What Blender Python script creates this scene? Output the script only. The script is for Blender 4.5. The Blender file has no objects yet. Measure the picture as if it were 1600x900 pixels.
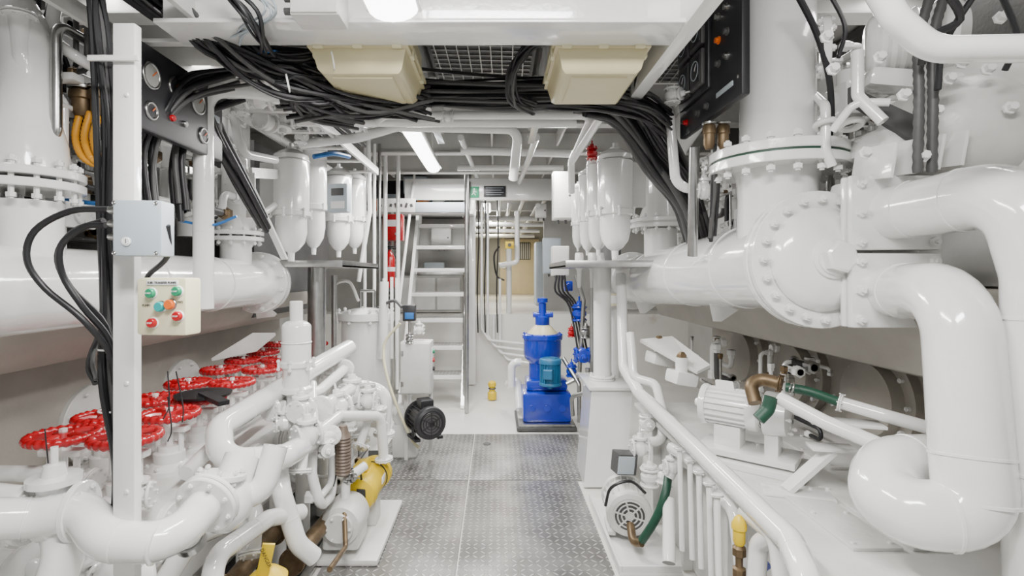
import bpy,bmesh,math,random
from mathutils import Vector as V, Matrix, Euler
random.seed(5)
F,CX,CY,H=800.0,775.0,430.0,1.5
def P(u,v,d): return V(((u-CX)*d/F,d,H-(v-CY)*d/F))
def PP(*a): return [P(*t) for t in a]
# ---------------- materials
def mat(name,col,rough=.4,metal=0,var=.04,scale=6,bump=0,coat=0,emit=0,dirt=0):
    m=bpy.data.materials.new(name);m.use_nodes=True;n=m.node_tree.nodes;l=m.node_tree.links
    b=n['Principled BSDF'];b.inputs['Roughness'].default_value=rough;b.inputs['Metallic'].default_value=metal
    b.inputs['Coat Weight'].default_value=coat
    tc=n.new('ShaderNodeTexCoord');no=n.new('ShaderNodeTexNoise');no.inputs['Scale'].default_value=scale;no.inputs['Detail'].default_value=5
    l.new(tc.outputs['Object'],no.inputs['Vector'])
    r=n.new('ShaderNodeValToRGB');e=r.color_ramp.elements
    e[0].position=.3;e[1].position=.7
    e[0].color=[max(0,c*(1-var)) for c in col]+[1];e[1].color=[min(1,c*(1+var*.5)) for c in col]+[1]
    if dirt:
        q=e.new(.22);q.color=[c*k for c,k in zip(col,(1-dirt,1-dirt*1.15,1-dirt*1.3))]+[1]
    l.new(no.outputs['Fac'],r.inputs['Fac']);l.new(r.outputs['Color'],b.inputs['Base Color'])
    if bump:
        bp=n.new('ShaderNodeBump');bp.inputs['Strength'].default_value=bump;bp.inputs['Distance'].default_value=.01
        n2=n.new('ShaderNodeTexNoise');n2.inputs['Scale'].default_value=scale*7;l.new(tc.outputs['Object'],n2.inputs['Vector'])
        l.new(n2.outputs['Fac'],bp.inputs['Height']);l.new(bp.outputs['Normal'],b.inputs['Normal'])
    if emit:
        b.inputs['Emission Color'].default_value=list(col)+[1];b.inputs['Emission Strength'].default_value=emit
    return m
WH=mat('white_gloss_paint',(.80,.80,.785),.15,var=.03,bump=.06,coat=.7)
WH2=mat('white_satin_paint',(.66,.655,.63),.36,var=.1,bump=.15,dirt=.22)
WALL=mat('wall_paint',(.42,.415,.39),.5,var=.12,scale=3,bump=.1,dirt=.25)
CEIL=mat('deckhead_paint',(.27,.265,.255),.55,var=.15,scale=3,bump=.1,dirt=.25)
SHD=mat('warm_grey_paint',(.36,.335,.295),.5,var=.12,scale=4,bump=.2,dirt=.22)
DKG=mat('dark_grey_machinery',(.07,.07,.07),.5,var=.25)
SHADE=mat('painted_recess_shade',(.03,.029,.027),.6,var=.4,scale=9,bump=.2)  # near-black colour standing in for shade in gaps and behind machinery
DECK=mat('deck_paint',(.74,.725,.68),.28,var=.07,scale=3,bump=.1,dirt=.25)
BLK=mat('black_rubber',(.012,.012,.014),.42,var=.3)
BLKP=mat('black_panel',(.02,.02,.023),.4,var=.2)
STL=mat('stainless_steel',(.46,.46,.45),.28,1,var=.15,scale=20)
GREY=mat('grey_enclosure',(.40,.45,.49),.45,var=.04)
CRM=mat('cream_plastic',(.58,.52,.32),.4,var=.04)
CRML=mat('pale_cream',(.72,.68,.46),.4,var=.03)
DOORM=mat('door_cream',(.78,.67,.44),.5,var=.05)
RED=mat('red_paint',(.44,.004,.010),.24,var=.2,coat=.4)
BLU=mat('blue_paint',(.005,.030,.42),.22,var=.15,coat=.5)
TEAL=mat('teal_paint',(.02,.14,.28),.4,var=.15)
YEL=mat('yellow_paint',(.72,.50,.01),.4,var=.1)
ORG=mat('orange_plastic',(.75,.14,.01),.4)
ORC=mat('orange_cable',(.70,.32,.02),.45)
GRN=mat('green_plastic',(.01,.26,.12),.35)
DGRN=mat('dark_green_hose',(.008,.055,.03),.5,var=.3)
TURQ=mat('turquoise_button',(.01,.34,.34),.3)
BRZ=mat('bronze',(.18,.125,.07),.45,.7,var=.35,scale=20)
BRN=mat('brown_hose',(.17,.13,.10),.5,.3,var=.3,scale=30)
INK=mat('ink',(.02,.02,.02),.6)
SIGNW=mat('sign_white',(.8,.8,.8),.5,var=.01)
GLASS=mat('dial_face',(.35,.35,.33),.15)
BLC=mat('blue_cable',(.02,.14,.42),.4)
LAMP=mat('lamp_diffuser',(1,.99,.96),.4,var=0,emit=10)
def tread():
    m=bpy.data.materials.new('checker_plate_steel');m.use_nodes=True;n=m.node_tree.nodes;l=m.node_tree.links;b=n['Principled BSDF']
    tc=n.new('ShaderNodeTexCoord');sx=n.new('ShaderNodeSeparateXYZ');l.new(tc.outputs['Object'],sx.inputs[0])
    def ma(op,a,bb=None):
        q=n.new('ShaderNodeMath');q.operation=op
        for i,x in enumerate((a,bb)):
            if x is None: continue
            if isinstance(x,(int,float)): q.inputs[i].default_value=x
            else: l.new(x,q.inputs[i])
        return q.outputs[0]
    s=24
    x=ma('MULTIPLY',sx.outputs[0],s);y=ma('MULTIPLY',sx.outputs[1],s)
    par=ma('FLOORED_MODULO',ma('ADD',ma('FLOOR',x),ma('FLOOR',y)),2)
    fx=ma('SUBTRACT',ma('FRACT',x),.5);fy=ma('SUBTRACT',ma('FRACT',y),.5)
    u=ma('ADD',fx,fy);w=ma('SUBTRACT',fx,fy);ip=ma('SUBTRACT',1,par)
    a=ma('ADD',ma('MULTIPLY',u,par),ma('MULTIPLY',w,ip))
    c=ma('ADD',ma('MULTIPLY',w,par),ma('MULTIPLY',u,ip))
    d=ma('SQRT',ma('ADD',ma('POWER',ma('ABSOLUTE',a),2),ma('POWER',ma('MULTIPLY',ma('ABSOLUTE',c),3.8),2)))
    r=n.new('ShaderNodeMapRange');r.inputs[1].default_value=.74;r.inputs[2].default_value=.48;l.new(d,r.inputs[0])
    bp=n.new('ShaderNodeBump');bp.inputs['Distance'].default_value=.006;bp.inputs['Strength'].default_value=1;l.new(r.outputs[0],bp.inputs['Height']);l.new(bp.outputs[0],b.inputs['Normal'])
    no=n.new('ShaderNodeTexNoise');no.inputs['Scale'].default_value=3.5;no.inputs['Detail'].default_value=8;l.new(tc.outputs['Object'],no.inputs[0])
    cr=n.new('ShaderNodeValToRGB');cr.color_ramp.elements[0].position=.38;cr.color_ramp.elements[1].position=.62;cr.color_ramp.elements[0].color=(.17,.165,.155,1);cr.color_ramp.elements[1].color=(.32,.315,.30,1);l.new(no.outputs[0],cr.inputs[0])
    mx=n.new('ShaderNodeMix');mx.data_type='RGBA';l.new(r.outputs[0],mx.inputs[0]);l.new(cr.outputs[0],mx.inputs[6]);mx.inputs[7].default_value=(.60,.60,.59,1)
    l.new(mx.outputs[2],b.inputs['Base Color']);b.inputs['Metallic'].default_value=.5;b.inputs['Roughness'].default_value=.32
    return m
TREAD=tread()
# ---------------- geometry accumulator
def frm(ax):
    z=V(ax).normalized();x=z.orthogonal().normalized()
    if abs(z.z)>.99: x=V((1,0,0))
    elif abs(z.z)<.01: x=V((0,0,1))
    x=(x-z*x.dot(z)).normalized();return x,z.cross(x),z
def fillet(pts,bend,n=7):
    pts=[V(p) for p in pts]
    if not bend or len(pts)<3: return pts
    out=[pts[0]]
    for i in range(1,len(pts)-1):
        a,c,b=pts[i-1],pts[i],pts[i+1];d1=(c-a);d2=(b-c);l1,l2=d1.length,d2.length;d1/=l1;d2/=l2
        th=d1.angle(d2)
        if th<.03 or th>3.0: out.append(c);continue
        t=min(bend*math.tan(th/2),l1*(.98 if i==1 else .49),l2*(.98 if i==len(pts)-2 else .49))
        p0=c-d1*t;p2=c+d2*t;w=math.cos(th/2)
        for k in range(n+1):
            s=k/n;q=(1-s)**2;r=2*s*(1-s)*w;e=s*s
            out.append((p0*q+c*r+p2*e)/(q+r+e))
    out.append(pts[-1]);return out
def smooth(pts,n=6):
    pts=[V(p) for p in pts];q=[pts[0]*2-pts[1]]+pts+[pts[-1]*2-pts[-2]];o=[]
    for i in range(1,len(q)-2):
        a,b,c,d=q[i-1:i+3]
        for k in range(n):
            t=k/n;o.append(.5*((2*b)+(c-a)*t+(2*a-5*b+4*c-d)*t*t+(3*b-a-3*c+d)*t**3))
    o.append(pts[-1]);return o
class G:
    def __init__(s): s.v=[];s.f=[]
    def rings(s,rs,cap=True):
        n=len(rs[0]);b=len(s.v)
        for r in rs: s.v+=r
        for i in range(len(rs)-1):
            for j in range(n):
                k=(j+1)%n;s.f.append((b+i*n+j,b+i*n+k,b+(i+1)*n+k,b+(i+1)*n+j))
        if cap:
            s.f.append(tuple(range(b+n-1,b-1,-1)));s.f.append(tuple(range(b+(len(rs)-1)*n,b+len(rs)*n)))
        return s
    def lathe(s,o,ax,prof,seg=24,ph=0):
        x,y,z=frm(ax);o=V(o)
        return s.rings([[o+z*h+(x*math.cos(2*math.pi*j/seg+ph)+y*math.sin(2*math.pi*j/seg+ph))*max(r,1e-4) for j in range(seg)] for r,h in prof])
    def cyl(s,a,b,r,r2=None,seg=20):
        a=V(a);b=V(b);return s.lathe(a,b-a,[(r,0),(r if r2 is None else r2,(b-a).length)],seg)
    def disc(s,c,ax,r,t,seg=32,ch=.003):
        return s.lathe(c,ax,[(r-ch,-t/2),(r,-t/2+ch),(r,t/2-ch),(r-ch,t/2)],seg)
    def tube(s,pts,r,bend=0,seg=16):
        p=fillet(pts,bend);rs=[];x=None
        for i,c in enumerate(p):
            if i==0: t=p[1]-p[0]
            elif i==len(p)-1: t=p[-1]-p[-2]
            else: t=(p[i]-p[i-1]).normalized()+(p[i+1]-p[i]).normalized()
            t=t.normalized()
            if x is None: x=frm(t)[0]
            else: x=(x-t*x.dot(t)).normalized()
            y=t.cross(x);rr=r[i] if isinstance(r,list) else r
            rs.append([c+(x*math.cos(2*math.pi*j/seg)+y*math.sin(2*math.pi*j/seg))*rr for j in range(seg)])
        return s.rings(rs)
    def sph(s,c,r,seg=20,sc=1,ax=(0,0,1)):
        n=10;return s.lathe(c,ax,[(r*math.sin(math.pi*i/n),-r*sc*math.cos(math.pi*i/n)) for i in range(n+1)],seg)
    def torus(s,c,ax,R,r,seg=32,m=10,lob=0,amp=0):
        x,y,z=frm(ax);c=V(c);b=len(s.v)
        for i in range(seg):
            a=2*math.pi*i/seg;d=x*math.cos(a)+y*math.sin(a);rr=r*(1+amp*math.cos(lob*a)) if lob else r
            for j in range(m):
                q=2*math.pi*j/m;s.v.append(c+d*(R+rr*math.cos(q))+z*(rr*math.sin(q)))
        for i in range(seg):
            for j in range(m):
                i2=(i+1)%seg;j2=(j+1)%m;s.f.append((b+i*m+j,b+i2*m+j,b+i2*m+j2,b+i*m+j2))
        return s
    def box(s,c,sz,rot=(0,0,0),bev=.004):
        bm=bmesh.new();bmesh.ops.create_cube(bm,size=1)
        bmesh.ops.scale(bm,vec=V(sz),verts=bm.verts)
        bev=min(bev,min(sz)*.45)
        if bev>0: bmesh.ops.bevel(bm,geom=bm.edges[:],offset=bev,segments=2,affect='EDGES',profile=.6)
        m=Matrix.Translation(V(c))@Euler(rot).to_matrix().to_4x4();b=len(s.v)
        bm.verts.ensure_lookup_table()
        for w in bm.verts: s.v.append(m@w.co)
        for f in bm.faces: s.f.append(tuple(b+w.index for w in f.verts))
        bm.free();return s
    def bb(s,x0,x1,y0,y1,z0,z1,bev=.004):
        return s.box(((x0+x1)/2,(y0+y1)/2,(z0+z1)/2),(abs(x1-x0),abs(y1-y0),abs(z1-z0)),bev=bev)
    def beam(s,a,b,w,h,bev=.003):
        a=V(a);b=V(b);d=b-a;z=d.normalized();x=V((0,0,1)).cross(z)
        if x.length<.01: x=V((1,0,0))
        x.normalize();y=z.cross(x)
        return s.rings([[p+x*i*w/2+y*j*h/2 for i,j in((-1,-1),(1,-1),(1,1),(-1,1))] for p in(a,b)])
    def prism(s,poly,ext):
        e=V(ext);return s.rings([[V(p) for p in poly],[V(p)+e for p in poly]])
COL=bpy.context.scene.collection
WL={};BB={}
def mk(g,name,m,sharp=38):
    lo=V([min(p[i] for p in g.v) for i in range(3)]);hi=V([max(p[i] for p in g.v) for i in range(3)]);c=(lo+hi)/2
    me=bpy.data.meshes.new(name);me.from_pydata([tuple(p-c) for p in g.v],[],g.f);me.update()
    bm=bmesh.new();bm.from_mesh(me);bmesh.ops.recalc_face_normals(bm,faces=bm.faces);bm.to_mesh(me);bm.free()
    me.polygons.foreach_set('use_smooth',[True]*len(me.polygons))
    me.set_sharp_from_angle(angle=math.radians(sharp));me.materials.append(m)
    ob=bpy.data.objects.new(name,me);COL.objects.link(ob);ob.location=c;WL[ob]=c;BB[ob]=(lo,hi);return ob
class T:
    def __init__(s,name,label,cat,group=None):
        s.name,s.label,s.cat,s.group=name,label,cat,group;s.p=[]
    def add(s,g,name,m,label=None,sub=None,sharp=38):
        ob=mk(g,name,m,sharp)
        if label: ob['label']=label
        s.p.append((ob,sub));return ob
    def bolts(s,c,ax,R,n,r=.008,L=.03,sub=None,m=None,name='bolt',ph=0):
        x,y,z=frm(ax);c=V(c);first=None
        for i in range(n):
            a=2*math.pi*(i+.5)/n+ph;q=c+(x*math.cos(a)+y*math.sin(a))*R
            if first is None:
                g=G();g.lathe(q,z,[(r*.55,-L/2-r*.4),(r*.55,-L/2),(r,-L/2),(r,-L/2+r),(r*.6,-L/2+r),(r*.6,L/2-r),(r,L/2-r),(r,L/2),(r*.55,L/2),(r*.55,L/2+r*.4)],6)
                first=mk(g,name,m or WH,30);ob=first;q0=q
            else:
                ob=first.copy();COL.objects.link(ob);ob.location=q+(WL[first]-q0);WL[ob]=V(ob.location);h=(BB[first][1]-BB[first][0])/2;BB[ob]=(q-h,q+h)
            s.p.append((ob,sub))
    def text(s,body,size,loc,rot,m,sub=None,name='lettering'):
        cu=bpy.data.curves.new('t','FONT');cu.body=body;cu.size=size;cu.align_x='CENTER';cu.align_y='CENTER';cu.extrude=.0004
        o=bpy.data.objects.new('t',cu);me=bpy.data.meshes.new_from_object(o);bpy.data.objects.remove(o)
        me.name=name;me.materials.clear();me.materials.append(m)
        me.transform(Euler(rot).to_matrix().to_4x4())
        ob=bpy.data.objects.new(name,me);COL.objects.link(ob);ob.location=loc;WL[ob]=V(loc);BB[ob]=(V(loc),V(loc));s.p.append((ob,sub));return ob
    def done(s):
        if len(s.p)==1:
            top=s.p[0][0];top.name=s.name
        else:
            lo=V([min(BB[o][0][i] for o,_ in s.p) for i in range(3)]);hi=V([max(BB[o][1][i] for o,_ in s.p) for i in range(3)])
            top=bpy.data.objects.new(s.name,None);COL.objects.link(top);base=V(((lo.x+hi.x)/2,(lo.y+hi.y)/2,lo.z));top.location=base;top.empty_display_size=.05
            for o,sub in s.p:
                if sub: o.parent=sub;o.location=WL[o]-WL[sub]
                else: o.parent=top;o.location=WL[o]-base
        top['label']=s.label;top['category']=s.cat
        if s.group: top['group']=s.group
        return top
def struct(g,name,m):
    o=mk(g,name,m);o['kind']='structure';return o
def one(g,name,label,cat,m,group=None):
    t=T(name,label,cat,group);t.add(g,name,m);return t.done()
def pipe(pts,r,bend=None,label='white painted steel pipe with welded elbows',name='pipe',m=None,cat='pipe',ends=(0,0),bands=(),seg=20,nb=8,group=None):
    m=m or WH;bend=r*2.2 if bend is None else bend
    pts=[V(p) for p in pts]
    t=T(name,label,cat,group);g=G();g.tube(pts,r,bend,seg);t.add(g,'pipe_body',m)
    for e,(c,a) in zip(ends,((pts[0],pts[1]-pts[0]),(pts[-1],pts[-2]-pts[-1]))):
        if e:
            a=a.normalized();th=e*.16;g=G();g.disc(c+a*th*.55,a,e,th);g.disc(c+a*th*1.75,a,e,th);f=t.add(g,'flange',m)
            t.bolts(c+a*th*1.15,a,(e+r)/2+r*.08,nb,r=e*.085,L=th*3.3,sub=f,m=m)
    for i,tt in bands:
        a=pts[i];b=pts[i+1];c=a.lerp(b,tt);g=G();g.lathe(c,b-a,[(r*.98,-r*.06),(r*1.03,-r*.04),(r*1.03,r*.04),(r*.98,r*.06)],seg);t.add(g,'weld_band',m)
    return t.done()
def cable(pts,r,label='black rubber sheathed electrical cable',m=None,group=None,name='cable',seg=8,n=5):
    g=G();g.tube(smooth(pts,n),r,0,seg);return one(g,name,label,'cable',m or BLK,group)
def bundle(pts,n,spread,r,group,label='black electrical cable running in a bundle',m=None,jit=.35,seg=7):
    pts=[V(p) for p in pts]
    for i in range(n):
        a=random.random()*6.28;q=math.sqrt(random.random())*spread
        o=V((math.cos(a)*q*.8,random.uniform(-.6,.6)*spread,math.sin(a)*q))
        pp=[p+o*random.uniform(.7,1.2)+V([random.gauss(0,spread*jit) for _ in range(3)]) for p in pts]
        mm=m or (BLK if random.random()<.8 else DKG)
        cable(pp,r*random.uniform(.6,1.15),label,mm,group,seg=seg)
# ---------------- structure
struct(G().bb(-2.7,2.7,-.6,7.2,-.12,-.012,0),'floor',DECK)
struct(G().bb(-2.7,2.7,7.2,15,-.1,.95,0),'floor',DECK)
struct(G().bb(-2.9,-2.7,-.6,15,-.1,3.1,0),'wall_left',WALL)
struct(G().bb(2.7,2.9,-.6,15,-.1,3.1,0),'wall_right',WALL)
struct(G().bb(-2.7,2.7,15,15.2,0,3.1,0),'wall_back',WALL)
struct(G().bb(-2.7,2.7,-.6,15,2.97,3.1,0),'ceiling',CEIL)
struct(G().bb(-2.7,-.42,7.9,8.0,.95,2.4,0),'wall_1',WALL)
struct(G().bb(.75,2.7,8.0,8.1,.95,2.97,0),'wall_2',WALL)
k=0
def trim(g,m=WH2):
    global k;k+=1;return struct(g,'trim_%d'%k,m)
for y in (2.5,3.3,4.3,5.3,6.3,8.6,10,11.5,13):
    trim(G().bb(-2.65,2.65,y,y+.02,2.77,2.97,.002).bb(-2.65,2.65,y-.05,y+.07,2.755,2.77,.002))
for x in (-.05,.62,1.5,-1.4): trim(G().bb(x,x+.02,3.4,7.0,2.83,2.97,.002))
trim(G().bb(-1.12,.68,1.72,1.735,2.34,2.97,.004).bb(-1.12,.68,1.67,1.84,2.325,2.34,.004),WH)
trim(G().bb(.62,.68,1.5,2.5,2.32,2.97,.005).prism([(.62,1.5,2.97),(.62,2.3,2.33),(.62,2.3,2.97)],(.05,0,0)),WH)
trim(G().bb(-1.25,.95,7.0,7.1,2.53,2.82,.006),WH)
trim(G().bb(-.38,-.28,7.0,7.1,.0,2.53,.006),WH)
trim(G().bb(-.44,-.39,1.9,3.9,2.5,2.75,.004),WH);trim(G().bb(.24,.29,1.9,3.9,2.5,2.75,.004),WH)
trim(G().bb(-1.4,-.985,.9,4.4,-.012,-.006,0),SHADE);trim(G().bb(.64,.98,.9,2.5,-.012,-.006,0),SHADE)  # dark strips paint the shade of the gaps under the pipes
def plate(x0,x1,y0,y1,label='aluminium checker plate deck panel',grp='checker floor plates'):
    one(G().bb(x0+.004,x1-.004,y0+.004,y1-.004,-.011,0,.002),'floor_plate',label,'floor plate',TREAD,grp)
plate(-.2,.6,1.0,3.75);plate(-.9,-.2,1.0,3.75);plate(-.2,.78,3.75,4.84);plate(-.96,-.2,3.75,4.84)
t=T('access_cover','small rounded checker plate inspection cover in floor','cover');g=G();g.box((.36,2.45,.006),(.22,.26,.01),bev=.004);t.add(g,'cover_plate',TREAD);t.done()
one(G().disc((-.08,4.55,.003),(0,0,1),.035,.006),'deck_socket','small round dark flush deck socket','socket',DKG)
# ---------------- left main pipe
def bandring(t,c,ax,r):
    g=G();g.lathe(c,ax,[(r*.99,-.011),(r+.005,-.008),(r+.005,.008),(r*.99,.011)],36);t.add(g,'clamp_band',WH)
X=-1.6
t=T('manifold_pipe','large white cylindrical manifold pipe with bolted end flange','pipe')
g=G();g.tube([(X,1.0,1.45),(X,3.5,1.45)],.15,0,40);t.add(g,'pipe_body',WH)
g=G();g.disc((X,3.43,1.45),(0,1,0),.205,.03,40);g.disc((X,3.475,1.45),(0,1,0),.205,.03,40);g.lathe((X,3.49,1.45),(0,1,0),[(.12,0),(.12,.03),(.05,.06)],32);f=t.add(g,'flange',WH)
t.bolts((X,3.45,1.45),(0,1,0),.18,12,.014,.12,f)
for y in (1.5,2.3,2.85): bandring(t,(X,y,1.45),(0,1,0),.15)
g=G();g.lathe((X,3.15,1.45),(0,0,1),[(.09,0),(.09,.22),(.11,.26)],32);g.disc((X,3.15,1.72),(0,0,1),.16,.025);g.disc((X,3.15,1.755),(0,0,1),.16,.025);g.lathe((X,3.15,1.765),(0,0,1),[(.12,0),(.11,.06),(.085,.16),(.08,.5),(.08,.9)],32);f=t.add(g,'branch_flange',WH)
t.bolts((X,3.15,1.737),(0,0,1),.137,12,.012,.1,f)
g=G();g.lathe((X,1.75,1.45),(0,0,1),[(.1,0),(.1,.3)],32);g.disc((X,1.75,1.8),(0,0,1),.16,.028,40);g.disc((X,1.75,1.84),(0,0,1),.16,.028,40);g.lathe((X,1.75,1.85),(0,0,1),[(.12,0),(.11,.1),(.085,.2),(.08,.32)],32)
g.tube([(X,1.75,2.1),(X,1.75,2.3),(X-.2,1.8,2.6)],.08,.2,28);f=t.add(g,'branch_flange',WH)
t.bolts((X,1.75,1.815),(0,0,1),.137,14,.014,.13,f)
for y in (2.0,3.35):
    g=G();g.prism([(X+.02,y,1.33),(X+.1,y+.12,1.22),(X-.05,y+.18,1.2)],(.02,-.01,.02));t.add(g,'support_lug',WH)
t.done()
# left engine
t=T('marine_engine','large white marine diesel engine with light grey side covers','engine')
g=G();g.bb(-2.65,-2.06,.7,4.9,.02,1.15,.03);t.add(g,'engine_block',SHD)
g=G();g.lathe((-1.86,.7,1.3),(0,1,0),[(.05,0),(.17,.01),(.17,3.9),(.05,3.92)],40);t.add(g,'charge_air_duct',SHD)
g=G();g.bb(-2.6,-2.0,.7,4.6,1.3,1.95,.04);t.add(g,'upper_block',SHADE)  # shadow behind the white fittings is put into this block's colour
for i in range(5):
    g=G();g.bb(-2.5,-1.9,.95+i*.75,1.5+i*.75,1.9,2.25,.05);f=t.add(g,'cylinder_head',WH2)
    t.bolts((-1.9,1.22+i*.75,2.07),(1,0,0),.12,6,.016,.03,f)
g=G();g.bb(-2.6,-2.2,.9,4.6,2.25,2.9,.04);t.add(g,'exhaust_trunk',SHADE)  # dark colour paints the shade above the heads
for i in range(5):
    g=G();g.disc((-2.05,1.1+i*.75,.75),(1,0,0),.2,.03);f=t.add(g,'inspection_cover',WH2);t.bolts((-2.03,1.1+i*.75,.75),(1,0,0),.17,8,.01,.02,f)
for i in range(9):
    g=G();g.tube([(-1.95,1.0+i*.4,2.1),(-1.78,1.0+i*.4,2.2),(-1.76,1.1+i*.4,1.75)],.014,.05,8);t.add(g,'fuel_line',WH)
t.done()
one(G().bb(-2.05,-1.4,.9,4.9,0,.24,.02),'engine_foundation','white painted steel foundation beside deck plates','foundation',WH2)
t=T('gauge_panel','black engine gauge panel with round dials','control panel')
g=G().bb(-1.315,-1.28,1.78,2.4,2.03,2.35,.01);t.add(g,'panel_body',BLKP)
for y,z,r in ((1.9,2.24,.045),(2.04,2.25,.035),(2.2,2.24,.045),(1.9,2.11,.03),(2.24,2.11,.03)):
    g=G().torus((-1.278,y,z),(1,0,0),r,.006);f=t.add(g,'dial_bezel',STL);g=G().disc((-1.279,y,z),(1,0,0),r,.006);t.add(g,'dial_face',GLASS if r>.04 else BLKP,sub=f)
    g=G().beam((-1.273,y,z),(-1.273,y+r*.5,z+r*.5),.002,.003);t.add(g,'needle',ORG,sub=f)
for y in (2.02,2.1): g=G().disc((-1.277,y,2.12),(1,0,0),.013,.02);t.add(g,'push_button',RED if y<2.05 else STL)
g=G().bb(-1.281,-1.278,2.29,2.37,2.2,2.23,.001);t.add(g,'name_plate',GREY)
t.done()
for u in (128,158):
    t=T('cable_connector','round metal multi-pin connector with boot','connector');g=G();g.lathe(P(u,140,1.9),(0,0,-1),[(.03,0),(.04,.01),(.04,.035),(.032,.04),(.032,.08),(.022,.1)],20);t.add(g,'connector_shell',BRZ)
    g=G().disc(P(u,138,1.9),(0,0,1),.045,.012);t.add(g,'coupling_ring',STL);t.done()
def ribbed(pts,r,label,m,name,grp=None,cat='cable'):
    p=smooth(pts,14);rr=[r+(r*.18 if i%2 else 0) for i in range(len(p))];g=G();g.tube(p,rr,0,12);return one(g,name,label,cat,m,grp)
for i in range(3): ribbed(PP((125+i*16,175,1.9),(118+i*14,215,1.88),(132+i*12,248,1.86),(172,266-i*4,1.9)),.011,'orange ribbed cable looping from connector',ORC,'cable','orange cables')
cable(PP((70,300,1.95),(110,312,1.95),(160,318,1.9),(210,305,1.9)),.008,'thin blue hose near steel strut',BLC)
cable(PP((280,345,2.3),(330,352,2.3),(370,338,2.3)),.006,'thin blue hose along pipe',BLC)
pipe(PP((90,-20,1.8),(78,60,1.8),(120,90,1.8),(200,135,2.0)),.02,.05,ends=(0,.035))
pipe(PP((30,20,1.7),(35,90,1.7),(55,200,1.75)),.03,.08,ends=(.05,.05))
pipe(PP((60,110,1.85),(100,160,1.85),(100,240,1.85)),.014,.03);pipe(PP((75,150,1.85),(75,230,1.85),(110,250,1.9)),.012,.03,m=STL)
t=T('pipe_bracket','white channel bracket with ribbed fitting','bracket');g=G().box(P(90,122,1.8),(.15,.05,.025));t.add(g,'bracket_plate',WH);g=G().lathe(P(75,135,1.8),(0,0,-1),[(.012,0),(.018,.01),(.018,.04),(.012,.06)],12);t.add(g,'fitting',STL);t.done()
def clutter(x0,x1,y0,y1,z0,z1,n,grp,rmax=.022):
    for i in range(n):
        p=V((random.uniform(x0,x1),random.uniform(y0,y1),random.uniform(z0,z1)));pts=[p];k0=-1
        for j in range(random.choice((2,3,3,4))):
            a=random.choice([q for q in (0,1,1,2,2) if q!=k0]);L=random.uniform(.08,.4)*(.4 if a==0 else 1);d=V((0,0,0));d[a]=L*random.choice((-1,1));q=pts[-1]+d
            q.x=min(max(q.x,x0),x1);q.y=min(max(q.y,y0),y1);q.z=min(max(q.z,z0),z1)
            if (q-pts[-1]).length>.03: pts.append(q);k0=a
        if len(pts)<2: continue
        r=random.uniform(.007,rmax);m=random.choice((WH,WH,WH,WH,STL,DKG,BLK))
        t=T('engine_pipe','thin engine pipe with union fittings','pipe',grp);g=G();g.tube(pts,r,r*2.5,12);t.add(g,'pipe_body',m)
        for a,b in ((pts[0],pts[1]),(pts[-1],pts[-2])):
            g=G();g.lathe(a,b-a,[(r*1.5,0),(r*1.8,.004),(r*1.8,r*2),(r*1.4,r*2.3),(r*1.4,r*3.4)],6);t.add(g,'union_nut',random.choice((WH,WH,WH,STL,BRZ)))
        t.done()
clutter(-1.8,-1.45,1.75,3.1,1.85,2.5,54,'port engine pipework')
clutter(-1.95,-1.7,1.3,2.6,1.5,2.2,26,'port engine pipework')
clutter(1.5,1.78,2.3,4.2,1.65,2.6,34,'starboard engine pipework')
clutter(1.6,1.78,1.95,2.4,2.0,2.5,20,'starboard engine pipework',.014)
clutter(1.55,1.95,2.3,4.2,.66,1.0,18,'starboard low pipework',.02)
clutter(-1.2,-.85,2.5,3.6,.3,.7,14,'manifold small pipes',.018)
def units(lst,grp):
    for x,y,z,s,ry in lst:
        t=T('engine_fitting','white cast engine fitting with bolted cover','fitting',grp);c=V((x,y,z));g=G().box(c,(s,s*1.3,s*.9),(0,ry,0),s*.12).cyl(c,c+V((0,0,s*.9)),s*.28);b=t.add(g,'fitting_body',WH)
        sg=-1 if x>0 else 1;g=G().disc(c+V((sg*s*.52,0,0)),(1,0,0),s*.36,s*.12);f=t.add(g,'cover',WH);t.bolts(c+V((sg*s*.55,0,0)),(1,0,0),s*.27,5,s*.05,s*.18,f);t.done()
units([(-1.72,2.05,1.75,.13,.1),(-1.7,2.5,1.8,.15,0),(-1.75,2.75,2.1,.13,.2),(-1.68,3.5,1.9,.14,0),(-1.65,2.25,2.3,.12,0),(-1.7,1.95,2.15,.12,0),(-1.78,1.55,2.1,.12,0),
 (1.62,2.6,1.85,.16,0),(1.6,3.0,2.15,.17,.1),(1.62,3.4,1.8,.15,0),(1.65,2.4,2.3,.17,0),(1.6,3.7,2.3,.16,0),(1.75,2.05,2.2,.12,0)],'engine fittings')
# ---------------- strut with boxes
sx=P(205,400,1.45).x
t=T('steel_strut','tall white square steel strut carrying junction boxes','post')
g=G().bb(sx-.03,sx+.03,1.42,1.45,0,2.2,.003).bb(sx-.03,sx-.022,1.45,1.5,0,2.2,.001);s0=t.add(g,'strut_body',WH)
for z in (.5,.62,.9,1.2,2.0,2.1): g=G().disc((sx+.01,1.418,z),(0,1,0),.007,.006,12);t.add(g,'rivet',WH)
g=G().bb(sx-.09,sx+.05,1.405,1.415,2.09,2.105,.002);t.add(g,'cable_saddle',WH);t.done()
t=T('junction_box','grey metal junction box with cable glands','junction box')
c=P(226,358,1.36);g=G().box(c,(.118,.07,.145),(0,0,.12),.006);b0=t.add(g,'box_body',GREY)
for i,(dx,dz) in enumerate(((-.05,.065),(.05,.065),(-.05,-.065),(.05,-.065))):
    g=G().disc(c+V((dx,-.036+dx*.12,dz)),(0,1,0),.005,.004,10);t.add(g,'screw',STL)
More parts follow.
